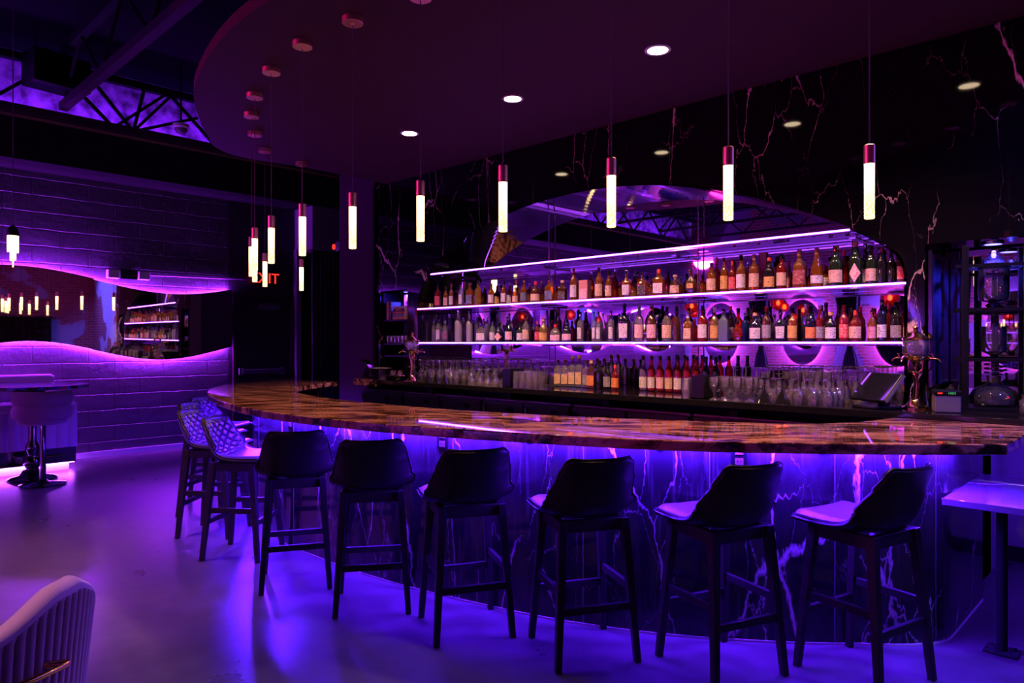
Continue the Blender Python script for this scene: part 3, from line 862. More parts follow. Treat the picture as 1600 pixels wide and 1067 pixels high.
for x, z1, nm in ((-4.57, 2.77, 'nearer the books'), (-2.94, 2.72, 'nearer the cold drip tower')):
    tag(MB().tube([(x, 5.255, BACKZ), (x, 5.255, z1)], .007, 8).build('shelf_rod', M['chrome'], smooth=60), 'thin vertical steel rod through the bottle shelves, ' + nm, 'rod')

# ------------------------------------------------------------------ bottles
GL = {
 'amber': glassy('amber_glass', (.85, .28, .04), .27, .5), 'gold': glassy('gold_glass', (.88, .50, .09), .28, .5),
 'red': glassy('red_spirit_glass', (.66, .04, .02), .30, .5), 'crimson': glassy('crimson_glass', (.75, .03, .05), .42, .5),
 'brown': glassy('brown_glass', (.16, .05, .02), .6, .4), 'black': glassy('black_glass', (.02, .018, .02), .85, .4),
 'green': glassy('dark_green_glass', (.03, .06, .02), .75, .4), 'clear': glassy('clear_bottle_glass', (.80, .76, .82), .22, .8),
 'frost': glassy('frosted_glass', (.70, .66, .72), .75, .5, .4), 'mint': glassy('pale_green_glass', (.55, .78, .66), .3, .8),
 'navy': glassy('navy_glass', (.02, .02, .06), .8, .4), 'blue': glassy('blue_glass', (.05, .18, .62), .5, .5),
 'olive': glassy('olive_glass', (.30, .19, .05), .7, .4), 'ice': glassy('ice_blue_glass', (.42, .52, .75), .4, .7),
 'violet': glassy('violet_glass', (.55, .36, .75), .35, .7), 'rose': P('rose_carton', (.50, .20, .18), .6),
}
CARTON = {'rose': M['bench'], 'brown': P('brown_carton', (.20, .08, .05), .6)}
CARTON['rose'] = GL['rose']
def label_mat(name, col, ink):
    m, nt, N, L, b = new_mat('label_' + name)
    tc = N.new('ShaderNodeTexCoord')
    mp = N.new('ShaderNodeMapping'); mp.inputs['Scale'].default_value = (62, 62, 170)
    L.new(tc.outputs['Object'], mp.inputs[0])
    nz = N.new('ShaderNodeTexNoise'); nz.inputs['Scale'].default_value = 1.4; nz.inputs['Detail'].default_value = 1
    L.new(mp.outputs[0], nz.inputs['Vector'])
    f = mth(N, L, 'GREATER_THAN', nz.outputs['Fac'], .60)
    L.new(mixc(N, L, f, col, ink), b.inputs['Base Color'])
    b.inputs['Roughness'].default_value = .6
    return m
LB = {
 'white': label_mat('white', (.62, .56, .54), (.10, .08, .10)), 'cream': label_mat('cream', (.60, .42, .27), (.22, .08, .05)),
 'gold': label_mat('gold', (.62, .36, .09), (.12, .05, .02)), 'navy': label_mat('navy', (.05, .06, .16), (.5, .42, .3)),
 'black': label_mat('black', (.02, .02, .022), (.45, .35, .25)), 'pink': label_mat('pink', (.70, .42, .44), (.20, .06, .08)),
 'plum': label_mat('plum', (.14, .04, .09), (.6, .4, .5)), 'crimson': label_mat('crimson', (.55, .03, .04), (.7, .5, .4)),
 'red': label_mat('red', (.62, .05, .04), (.7, .55, .45)), 'maroon': label_mat('maroon', (.25, .03, .04), (.6, .4, .25)),
 'orange': label_mat('orange', (.75, .24, .06), (.15, .04, .02)), 'grey': label_mat('grey', (.20, .18, .20), (.55, .5, .5)),
 'rose': label_mat('rose', (.60, .25, .30), (.15, .04, .05)), 'diamond': label_mat('diamond', (.78, .50, .40), (.60, .05, .04)),
}
CAPM = {'black': M['plastic'], 'gold': M['brass'], 'silver': M['chrome'], 'wood': M['cork'], 'red': P('red_cap', (.5, .03, .03), .4), 'green': P('green_cap', (.03, .18, .06), .4),
        'brown': P('brown_cap', (.12, .05, .025), .5), 'white': M['white'], 'maroon': P('maroon_cap', (.22, .03, .04), .5)}
SHAPE = {  # radius and height fractions of the glass; the cap follows
 'std': [(.80, 0), (.98, .012), (1, .05), (1, .56), (.90, .64), (.52, .71), (.36, .76), (.34, .90)],
 'square': [(.84, 0), (.98, .012), (1, .05), (1, .60), (.92, .66), (.48, .72), (.34, .76), (.32, .88)],
 'squat': [(.84, 0), (.98, .012), (1, .05), (1, .50), (.92, .60), (.55, .70), (.32, .78), (.30, .88)],
 'decanter': [(.70, 0), (.80, .012), (.94, .25), (1, .50), (.94, .58), (.50, .66), (.27, .71), (.25, .82)],
 'wine': [(.84, 0), (.98, .012), (1, .05), (1, .55), (.92, .63), (.60, .70), (.42, .78), (.38, .93)],
 'cone': [(.88, 0), (1, .015), (1, .30), (.90, .48), (.62, .64), (.38, .78), (.32, .90)],
 'orb': [(.46, 0), (.62, .03), (.92, .18), (1, .34), (.90, .50), (.60, .61), (.26, .68), (.24, .84)],
}
WORDS = {'amber': 'amber', 'gold': 'golden', 'red': 'deep red', 'crimson': 'crimson', 'brown': 'dark brown', 'black': 'black', 'green': 'dark green', 'clear': 'clear', 'frost': 'frosted', 'mint': 'pale green', 'navy': 'navy', 'blue': 'blue', 'olive': 'olive', 'ice': 'icy blue', 'violet': 'violet', 'rose': 'rose'}
SW = {'std': '', 'square': 'square ', 'squat': 'squat ', 'decanter': 'round shouldered ', 'wine': 'slim ', 'cone': 'tapered ', 'orb': 'globe shaped ', 'carton': ''}
ORD = 'first second third fourth fifth sixth seventh eighth ninth tenth eleventh twelfth thirteenth fourteenth fifteenth sixteenth seventeenth eighteenth nineteenth'.split()
TENS = {2: ('twenty', 'twentieth'), 3: ('thirty', 'thirtieth'), 4: ('forty', 'fortieth'), 5: ('fifty', 'fiftieth'), 6: ('sixty', 'sixtieth'), 7: ('seventy', 'seventieth'), 8: ('eighty', 'eightieth')}
def ordinal(k):
    if k < 20: return ORD[k - 1]
    a, b = divmod(k, 10)
    return TENS[a][1] if b == 0 else TENS[a][0] + '-' + ORD[b - 1]

def bottle(X, Y, w, h, shape, glass, lab, cap, z, label, group):
    r = w / 2
    ang = math.atan2(-Y, -X) + PI / 2            # turned part way towards the room
    rz = .45 * math.atan2(math.sin(ang), math.cos(ang)) + random.uniform(-.12, .12)
    if shape == 'carton':
        t = thing('bottle_carton', label, 'carton', (X, Y, z), rz * .4, group)
        MB().box((-r, -r * .8, 0), (r, r * .8, h)).build('box', CARTON[glass], t, bevel=.003)
        if lab != 'none':
            MB().box((-r * .86, -r * .8 - .001, h * .06), (r * .86, -r * .8 - .0002, h * .56)).build('label', LB[lab], t)
        return t
    t = thing('liquor_bottle', label, 'bottle', (X, Y, z), rz, group)
    prof = SHAPE[shape]
    sq = {'square': .7, 'squat': 0.0, 'decanter': .25}.get(shape, 0.0)
    sy = .78 if shape in ('decanter', 'square') else (.55 if shape == 'orb' else 1.0)
    if shape == 'square' and w > .085: sy = .62
    if w > .10: sy = min(sy, .8)
    b = MB()
    low = [p for p in prof if p[1] < .63]; up = prof[len(low):]
    b.lathe([(p * r, q * h) for p, q in prof], 20, sq=sq, sy=sy)
    g = b.build('glass_body', GL[glass], t, smooth=50)
    nr = prof[-1][0] * r
    top = prof[-1][1]
    c = MB()
    if cap in ('wood', 'gold', 'silver') and shape in ('decanter', 'squat', 'orb', 'square'):
        c.lathe([(nr * 1.05, top * h), (nr * 1.5, (top + .01) * h), (nr * 1.55, h * .985), (nr * 1.35, h)], 14)
    else:
        c.lathe([(nr * 1.12, (top - .05) * h), (nr * 1.14, h * .99), (nr * 1.0, h)], 14)
    c.build('cap', CAPM[cap], t, smooth=45)
    if lab != 'none':
        z0, z1, half = .10 * h, .47 * h, 1.15
        if shape == 'wine': z0, z1 = .09 * h, .40 * h
        if shape == 'orb': z0, z1, half = .24 * h, .44 * h, .55
        if shape == 'cone': z0, z1 = .10 * h, .30 * h
        if w > .085 and shape == 'squat': z0, z1 = .08 * h, .40 * h
        if lab == 'white' and shape == 'std' and glass == 'clear': half = .62
        m = MB()
        if lab == 'diamond':
            rows = [(.10, .0), (.28, .85), (.46, .0)]
            z0, zc, z1 = .06 * h, .27 * h, .50 * h
            hw = r * .85
            pts = []
            for i in range(9):
                a = (i / 8 * 2 - 1)
                s = (1 - abs(a))
                xx = a * hw
                yy = -(math.sqrt(max(0, r * r - xx * xx)) + .001)
                pts.append(((xx, yy, zc - s * (zc - z0)), (xx, yy, zc + s * (z1 - zc))))
            m.grid([[p[0] for p in pts], [p[1] for p in pts]])
        elif sq:
            e = 2 + 8 * sq
            pts = []
            for i in range(9):
                a = -PI / 2 + (i / 8 * 2 - 1) * .72
                ca, sa = math.cos(a), math.sin(a)
                k = (abs(ca) ** e + abs(sa) ** e) ** (-1 / e)
                pts.append((ca * k * (r + .001), sa * k * (r + .0012) * sy - .0006))
            rr = [1, 1] if shape != 'decanter' else [.9, .985]
            m.grid([[(x * rr[0], y * rr[0] - .0012, z0) for x, y in pts], [(x * rr[1], y * rr[1] - .0008, z1) for x, y in pts]])
        else:
            rows = []
            for zz in ((z0, z1) if shape != 'orb' else (z0, (z0 + z1) / 2, z1)):
                f = zz / h
                rad = r
                for (p0, q0), (p1, q1) in zip(prof, prof[1:]):
                    if q0 <= f <= q1:
                        rad = r * (p0 + (p1 - p0) * (f - q0) / (q1 - q0))
                rows.append([((rad + .0012) * math.sin(a), -(rad + .0012) * sy * math.cos(a), zz) for i in range(11) for a in ((i / 10 * 2 - 1) * half,)])
            m.grid(rows)
        m.build('label', LB[lab], t, smooth=60)
    return t

def describe(b, k, where):
    X, Y, w, h, shape, glass, lab, cap = b
    n = 'carton' if shape == 'carton' else 'bottle'
    s = WORDS[glass] + ' ' + SW[shape] + n
    if lab != 'none': s += ' with ' + lab + ' label' if lab != 'diamond' else ' with diamond label'
    elif cap != 'none': s += ' with ' + cap + ' cap'
    return s + ', ' + ordinal(k) + ' from the left, ' + where
UPPER = [
    (-5.970, 5.00, 0.069, 0.267, 'std', 'red', 'crimson', 'black'),
    (-5.834, 5.00, 0.057, 0.225, 'std', 'amber', 'cream', 'black'),
    (-5.826, 5.15, 0.060, 0.199, 'std', 'amber', 'none', 'brown'),
    (-5.744, 5.00, 0.050, 0.254, 'std', 'amber', 'white', 'gold'),
    (-5.585, 5.00, 0.061, 0.266, 'std', 'clear', 'white', 'black'),
    (-5.447, 5.00, 0.076, 0.247, 'square', 'amber', 'navy', 'gold'),
    (-5.386, 5.15, 0.060, 0.209, 'std', 'brown', 'none', 'gold'),
    (-5.319, 5.00, 0.078, 0.261, 'std', 'gold', 'none', 'silver'),
    (-5.192, 5.15, 0.060, 0.209, 'std', 'green', 'gold', 'black'),
    (-5.127, 5.00, 0.066, 0.217, 'std', 'amber', 'white', 'gold'),
    (-5.012, 5.15, 0.060, 0.220, 'std', 'amber', 'white', 'silver'),
    (-4.948, 5.00, 0.057, 0.233, 'std', 'amber', 'white', 'black'),
    (-4.786, 5.00, 0.063, 0.160, 'squat', 'amber', 'cream', 'wood'),
    (-4.733, 5.15, 0.060, 0.203, 'std', 'amber', 'none', 'silver'),
    (-4.671, 5.00, 0.067, 0.221, 'std', 'amber', 'navy', 'gold'),
    (-4.577, 5.15, 0.060, 0.215, 'std', 'amber', 'none', 'gold'),
    (-4.518, 5.00, 0.098, 0.202, 'squat', 'brown', 'cream', 'red'),
    (-4.381, 5.15, 0.060, 0.160, 'std', 'amber', 'none', 'gold'),
    (-4.343, 5.00, 0.083, 0.220, 'square', 'amber', 'navy', 'silver'),
    (-4.185, 5.00, 0.077, 0.191, 'square', 'brown', 'black', 'wood'),
    (-4.106, 5.15, 0.060, 0.215, 'std', 'amber', 'none', 'black'),
    (-4.052, 5.00, 0.068, 0.296, 'std', 'amber', 'white', 'gold'),
    (-3.966, 5.15, 0.060, 0.273, 'std', 'amber', 'none', 'silver'),
    (-3.921, 5.00, 0.089, 0.175, 'carton', 'rose', 'pink', 'none'),
    (-3.764, 5.00, 0.075, 0.280, 'std', 'amber', 'cream', 'silver'),
    (-3.700, 5.15, 0.060, 0.272, 'std', 'red', 'none', 'silver'),
    (-3.660, 5.00, 0.060, 0.240, 'std', 'amber', 'cream', 'black'),
    (-3.636, 5.15, 0.060, 0.167, 'std', 'amber', 'none', 'gold'),
    (-3.500, 5.15, 0.060, 0.176, 'std', 'gold', 'none', 'black'),
    (-3.475, 5.00, 0.080, 0.231, 'decanter', 'amber', 'white', 'silver'),
    (-3.325, 5.15, 0.060, 0.165, 'std', 'amber', 'none', 'gold'),
    (-3.315, 5.00, 0.087, 0.207, 'decanter', 'amber', 'black', 'silver'),
    (-3.157, 5.15, 0.060, 0.215, 'std', 'brown', 'none', 'black'),
    (-3.154, 5.00, 0.094, 0.221, 'square', 'amber', 'white', 'red'),
    (-3.001, 5.00, 0.084, 0.164, 'squat', 'brown', 'cream', 'wood'),
    (-2.862, 5.00, 0.096, 0.196, 'orb', 'brown', 'gold', 'gold'),
    (-2.839, 5.15, 0.060, 0.160, 'std', 'amber', 'none', 'black'),
    (-2.718, 5.15, 0.060, 0.292, 'std', 'amber', 'none', 'red'),
    (-2.682, 5.00, 0.076, 0.235, 'std', 'amber', 'cream', 'silver'),
    (-2.576, 5.00, 0.058, 0.267, 'std', 'amber', 'gold', 'gold'),
    (-2.510, 5.00, 0.053, 0.237, 'std', 'red', 'crimson', 'red'),
    (-2.457, 5.15, 0.060, 0.234, 'std', 'gold', 'none', 'silver'),
    (-2.440, 5.00, 0.071, 0.273, 'std', 'amber', 'white', 'black'),
    (-2.336, 5.00, 0.076, 0.270, 'std', 'amber', 'cream', 'wood'),
    (-2.333, 5.15, 0.060, 0.294, 'carton', 'brown', 'none', 'none'),
    (-2.221, 5.00, 0.078, 0.237, 'wine', 'black', 'gold', 'red'),
    (-2.163, 5.15, 0.060, 0.210, 'carton', 'rose', 'none', 'none'),
    (-2.131, 5.00, 0.070, 0.253, 'std', 'red', 'cream', 'black'),
    (-2.100, 5.15, 0.060, 0.181, 'std', 'gold', 'none', 'black'),
    (-2.002, 5.00, 0.089, 0.272, 'std', 'amber', 'maroon', 'wood'),
    (-1.881, 5.00, 0.085, 0.273, 'cone', 'amber', 'white', 'wood'),
    (-1.877, 5.15, 0.060, 0.163, 'std', 'gold', 'white', 'red'),
    (-1.753, 5.00, 0.092, 0.276, 'wine', 'green', 'cream', 'gold'),
    (-1.750, 5.15, 0.060, 0.261, 'std', 'red', 'none', 'red'),
    (-1.687, 5.15, 0.060, 0.319, 'wine', 'green', 'none', 'silver'),
    (-1.626, 5.00, 0.084, 0.292, 'wine', 'green', 'diamond', 'wood'),
    (-1.611, 5.15, 0.060, 0.294, 'wine', 'black', 'grey', 'silver'),
    (-1.529, 5.00, 0.066, 0.258, 'wine', 'green', 'cream', 'black'),
    (-1.464, 5.00, 0.058, 0.236, 'wine', 'black', 'none', 'maroon'),
    (-1.405, 5.00, 0.054, 0.217, 'wine', 'black', 'none', 'black'),
    (-1.334, 5.00, 0.082, 0.222, 'square', 'brown', 'crimson', 'black'),
]
LOWER = [
    (-6.038, 5.00, 0.053, 0.243, 'std', 'clear', 'none', 'silver'),
    (-5.952, 5.00, 0.071, 0.287, 'std', 'clear', 'white', 'black'),
    (-5.948, 5.15, 0.060, 0.314, 'std', 'clear', 'none', 'silver'),
    (-5.882, 5.15, 0.060, 0.208, 'std', 'brown', 'none', 'black'),
    (-5.848, 5.00, 0.070, 0.239, 'std', 'clear', 'plum', 'silver'),
    (-5.714, 5.15, 0.060, 0.262, 'std', 'clear', 'none', 'silver'),
    (-5.627, 5.00, 0.082, 0.339, 'std', 'frost', 'none', 'silver'),
    (-5.495, 5.15, 0.062, 0.318, 'std', 'frost', 'none', 'silver'),
    (-5.455, 5.00, 0.068, 0.317, 'std', 'frost', 'none', 'silver'),
    (-5.339, 5.15, 0.060, 0.274, 'std', 'frost', 'none', 'silver'),
    (-5.273, 5.00, 0.105, 0.193, 'square', 'clear', 'white', 'silver'),
    (-5.109, 5.00, 0.061, 0.211, 'std', 'mint', 'white', 'silver'),
    (-5.097, 5.15, 0.060, 0.172, 'std', 'blue', 'none', 'black'),
    (-5.014, 5.00, 0.096, 0.188, 'squat', 'navy', 'diamond', 'black'),
    (-4.938, 5.15, 0.060, 0.160, 'std', 'blue', 'none', 'silver'),
    (-4.873, 5.00, 0.080, 0.217, 'squat', 'navy', 'pink', 'black'),
    (-4.727, 5.00, 0.063, 0.183, 'squat', 'green', 'white', 'black'),
    (-4.710, 5.15, 0.060, 0.175, 'std', 'brown', 'none', 'black'),
    (-4.643, 5.00, 0.073, 0.252, 'std', 'clear', 'cream', 'gold'),
    (-4.497, 5.00, 0.048, 0.198, 'std', 'red', 'crimson', 'red'),
    (-4.441, 5.15, 0.060, 0.210, 'std', 'red', 'none', 'red'),
    (-4.415, 5.00, 0.091, 0.216, 'squat', 'olive', 'gold', 'wood'),
    (-4.359, 5.15, 0.066, 0.318, 'wine', 'brown', 'none', 'brown'),
    (-4.270, 5.00, 0.105, 0.160, 'squat', 'clear', 'pink', 'red'),
    (-4.262, 5.15, 0.060, 0.295, 'wine', 'brown', 'none', 'brown'),
    (-4.129, 5.00, 0.094, 0.180, 'squat', 'navy', 'pink', 'silver'),
    (-3.990, 5.15, 0.060, 0.160, 'std', 'brown', 'none', 'black'),
    (-3.974, 5.00, 0.064, 0.271, 'std', 'clear', 'white', 'silver'),
    (-3.835, 5.15, 0.060, 0.271, 'std', 'clear', 'none', 'silver'),
    (-3.821, 5.00, 0.041, 0.266, 'std', 'clear', 'white', 'silver'),
    (-3.772, 5.15, 0.060, 0.251, 'std', 'clear', 'none', 'silver'),
    (-3.770, 5.00, 0.051, 0.265, 'std', 'clear', 'white', 'silver'),
    (-3.635, 5.00, 0.058, 0.270, 'std', 'clear', 'white', 'silver'),
    (-3.495, 5.00, 0.100, 0.328, 'decanter', 'navy', 'white', 'black'),
    (-3.346, 5.00, 0.077, 0.304, 'std', 'clear', 'pink', 'green'),
    (-3.223, 5.00, 0.083, 0.300, 'std', 'brown', 'pink', 'gold'),
    (-3.078, 5.00, 0.081, 0.284, 'squat', 'clear', 'cream', 'black'),
    (-2.989, 5.00, 0.057, 0.283, 'std', 'brown', 'none', 'black'),
    (-2.912, 5.15, 0.060, 0.184, 'std', 'red', 'none', 'red'),
    (-2.885, 5.00, 0.069, 0.225, 'square', 'amber', 'cream', 'white'),
    (-2.758, 5.00, 0.075, 0.282, 'std', 'red', 'white', 'black'),
    (-2.656, 5.00, 0.068, 0.262, 'std', 'olive', 'gold', 'white'),
    (-2.600, 5.15, 0.060, 0.276, 'wine', 'brown', 'white', 'red'),
    (-2.581, 5.00, 0.071, 0.248, 'square', 'ice', 'none', 'silver'),
    (-2.478, 5.15, 0.060, 0.227, 'std', 'blue', 'none', 'silver'),
    (-2.466, 5.00, 0.080, 0.170, 'orb', 'red', 'none', 'black'),
    (-2.414, 5.15, 0.060, 0.279, 'wine', 'brown', 'none', 'black'),
    (-2.327, 5.00, 0.084, 0.213, 'squat', 'navy', 'white', 'wood'),
    (-2.248, 5.15, 0.060, 0.203, 'std', 'clear', 'none', 'silver'),
    (-2.243, 5.00, 0.064, 0.256, 'std', 'brown', 'grey', 'red'),
    (-2.138, 5.00, 0.077, 0.229, 'decanter', 'navy', 'white', 'silver'),
    (-2.051, 5.00, 0.068, 0.238, 'std', 'amber', 'gold', 'black'),
    (-2.016, 5.15, 0.060, 0.272, 'std', 'clear', 'none', 'white'),
    (-1.924, 5.00, 0.070, 0.244, 'wine', 'navy', 'orange', 'black'),
    (-1.873, 5.15, 0.060, 0.274, 'wine', 'brown', 'cream', 'black'),
    (-1.860, 5.00, 0.053, 0.252, 'wine', 'red', 'grey', 'white'),
    (-1.788, 5.00, 0.073, 0.201, 'squat', 'black', 'white', 'wood'),
    (-1.786, 5.15, 0.060, 0.259, 'wine', 'brown', 'none', 'black'),
    (-1.701, 5.00, 0.061, 0.246, 'std', 'crimson', 'red', 'red'),
    (-1.643, 5.15, 0.060, 0.238, 'std', 'red', 'none', 'red'),
    (-1.627, 5.00, 0.079, 0.209, 'squat', 'red', 'cream', 'red'),
    (-1.523, 5.00, 0.055, 0.205, 'squat', 'amber', 'rose', 'gold'),
    (-1.463, 5.00, 0.059, 0.272, 'wine', 'navy', 'white', 'silver'),
    (-1.463, 5.15, 0.060, 0.255, 'std', 'crimson', 'none', 'red'),
    (-1.377, 5.00, 0.069, 0.253, 'wine', 'black', 'grey', 'black'),
    (-1.314, 5.00, 0.047, 0.191, 'std', 'red', 'maroon', 'black'),
]
for k, b in enumerate(UPPER):
    bottle(*b, 1.8875, describe(b, k + 1, 'middle lit shelf'), 'liquor bottles on the middle lit shelf')
for k, b in enumerate(LOWER):
    bottle(*b, 1.5125, describe(b, k + 1, 'lowest lit shelf'), 'liquor bottles on the lowest lit shelf')
CB = [(-4.235, 5.00, .070, .250, 'square', 'clear', 'cream', 'wood'), (-4.150, 5.00, .072, .250, 'square', 'clear', 'cream', 'wood'), (-4.065, 5.00, .072, .285, 'square', 'clear', 'cream', 'wood'), (-3.985, 5.00, .070, .290, 'square', 'clear', 'cream', 'wood'), (-3.905, 5.00, .068, .250, 'square', 'violet', 'grey', 'wood'), (-3.825, 4.97, .075, .245, 'square', 'brown', 'orange', 'wood'), (-3.745, 4.98, .066, .245, 'std', 'black', 'none', 'black'), (-3.645, 4.96, .070, .235, 'std', 'black', 'grey', 'black'), (-3.555, 4.95, .066, .215, 'std', 'red', 'orange', 'red'),
      (-3.325, 5.03, .066, .295, 'wine', 'violet', 'white', 'black'), (-3.243, 5.03, .066, .295, 'wine', 'crimson', 'white', 'black'), (-3.160, 5.03, .066, .295, 'wine', 'crimson', 'pink', 'black'), (-3.077, 5.03, .066, .295, 'wine', 'crimson', 'cream', 'black'), (-2.994, 5.03, .066, .295, 'wine', 'red', 'white', 'black'), (-2.911, 5.03, .066, .295, 'wine', 'crimson', 'white', 'black'), (-2.828, 5.03, .066, .295, 'wine', 'red', 'pink', 'black'), (-2.745, 5.03, .066, .295, 'wine', 'navy', 'white', 'black'), (-2.662, 5.03, .066, .295, 'wine', 'black', 'cream', 'black')]
for k, b in enumerate(CB):
    bottle(*b, BACKZ, describe(b, k + 1, 'black back counter'), 'liquor bottles on the back counter')
# ------------------------------------------------------------------ glasses on the back counter
def lathe_mesh(name, prof, n, mat):
    me = MB().lathe(prof, n).mesh(name, 60)
    me.materials.append(mat)
    return me
CG, BG = M['clearglass'], glassy('black_stemware_glass', (.02, .018, .02), .75, .4)
def inv(prof, H): return [(r, H - z) for r, z in prof][::-1]
WINE = [(.038, 0), (.036, .004), (.006, .010), (.0045, .10), (.010, .112), (.034, .145), (.041, .175), (.034, .222), (.033, .222), (.040, .175), (.033, .147), (.004, .118)]
COUPE = [(.036, 0), (.034, .004), (.005, .009), (.0045, .085), (.014, .096), (.044, .125), (.048, .150), (.047, .150), (.043, .127), (.006, .100)]
FLUTE = [(.033, 0), (.031, .004), (.005, .009), (.0045, .085), (.016, .105), (.026, .16), (.023, .225), (.022, .225), (.025, .16), (.006, .11)]
MARTINI = [(.040, 0), (.038, .004), (.006, .010), (.005, .075), (.010, .083), (.058, .165), (.057, .165), (.006, .088)]
ROCKS = [(.034, 0), (.038, .004), (.042, .09), (.0405, .09), (.036, .012), (.001, .011)]
HIGH = [(.028, 0), (.031, .004), (.034, .145), (.0325, .145), (.029, .012), (.001, .011)]
GOBLET = [(.034, 0), (.032, .005), (.009, .014), (.008, .05), (.026, .066), (.038, .105), (.036, .16), (.035, .16), (.036, .105), (.006, .07)]
meshes = {'wine_glass': lathe_mesh('wine_glass', inv(WINE, .222), 16, CG), 'coupe_glass': lathe_mesh('coupe_glass', inv(COUPE, .150), 16, CG),
          'flute_glass': lathe_mesh('flute_glass', inv(FLUTE, .225), 14, CG), 'martini_glass': lathe_mesh('martini_glass', inv(MARTINI, .165), 18, BG),
          'rocks_glass': lathe_mesh('rocks_glass', inv(ROCKS, .09), 14, CG), 'highball_glass': lathe_mesh('highball_glass', inv(HIGH, .145), 14, CG),
          'goblet': lathe_mesh('goblet', GOBLET, 16, CG)}
def glasses(kind, spots, label, cat, group, z=BACKZ):
    for x, y in spots:
        o = bpy.data.objects.new(kind, meshes[kind])
        COL.objects.link(o)
        o.location = (x, y, z + .0005)
        o.rotation_euler = (0, 0, random.uniform(0, 6.28))
        tag(o, label, cat, group)
def rows(x0, x1, nx, y0, y1, ny, j=.004):
    return [(x0 + (x1 - x0) * i / max(nx - 1, 1) + random.uniform(-j, j), y0 + (y1 - y0) * k / max(ny - 1, 1) + random.uniform(-j, j)) for k in range(ny) for i in range(nx)]
glasses('wine_glass', rows(-6.02 + .25, -5.32, 6, 4.70, 4.70, 1), 'upside down clear wine glass in the front row beside the brass fountain at the books', 'glass', 'front row of inverted wine glasses')
glasses('wine_glass', rows(-6.12, -5.11, 11, 4.80, 5.02, 3), 'upside down clear wine glass in the rows behind, beside the fountain at the books', 'glass', 'back rows of inverted wine glasses')
glasses('coupe_glass', rows(-5.0, -4.575, 5, 4.62, 5.05, 5), 'upside down clear coupe glass left of the black caddy', 'glass', 'inverted coupe glasses')
glasses('highball_glass', [(-4.372 + .075 * i, 4.58 + .08 * k) for k in range(3) for i in range(3)], 'upside down highball glass between the black caddy and the cream labelled bottles', 'glass', 'highball glasses by the caddy')
glasses('highball_glass', [(-2.655, 4.58), (-2.655, 4.66), (-2.655, 4.74)], 'upside down highball glass beside the second black caddy', 'glass', 'highball glasses by the second caddy')
glasses('goblet', rows(-2.44, -2.18, 4, 4.58, 4.76, 3), 'upright clear stemmed goblet beside the second black caddy', 'glass', 'goblets by the second caddy')
glasses('rocks_glass', rows(-2.07, -1.94, 2, 4.70, 4.79, 2), 'upside down rocks glass behind the black martini glasses', 'glass', 'rocks glasses behind the martini glasses')
glasses('coupe_glass', rows(-2.46, -1.55, 9, 4.88, 4.88, 1), 'upside down coupe glass in the middle row between goblets and screen', 'glass', 'middle row of coupe glasses')
glasses('flute_glass', rows(-2.47, -1.62, 11, 4.97, 5.06, 2), 'upside down champagne flute in the rows nearest the arched mirror', 'glass', 'inverted champagne flutes')
glasses('wine_glass', rows(-1.84, -1.66, 3, 4.58, 4.78, 3), 'upside down wine glass between black martini glasses and the tilted screen', 'glass', 'wine glasses by the screen')
glasses('martini_glass', [(-1.945, 4.575), (-2.065, 4.575)], 'upside down black martini glass among the clear glasses near the screen', 'glass', 'black martini glasses near the screen')
glasses('martini_glass', [(-5.62, 4.575), (-5.49, 4.575), (-5.36, 4.575)], 'upside down black martini glass before the inverted wine glasses', 'glass', 'black martini glasses before the wine glasses')
for x, lb in ((-4.47, 'black napkin caddy between the coupe glasses and the highball glasses'), (-2.55, 'black napkin caddy beside the goblets')):
    t = thing('napkin_caddy', lb, 'caddy', (x, 4.64, BACKZ))
    MB().box((-.05, -.09, 0), (.05, .09, .008)).box((-.05, -.09, 0), (-.043, .09, .165)).box((.043, -.09, 0), (.05, .09, .165)).box((-.043, .083, 0), (.043, .09, .165)).box((-.043, -.09, 0), (.043, -.083, .165)).build('box', M['plastic'], t)
    MB().box((-.002, -.083, .01), (.002, .083, .16)).build('divider', M['plastic'], t)
    MB().box((-.041, -.08, .009), (-.004, .08, .150)).build('napkins', M['paper'], t)

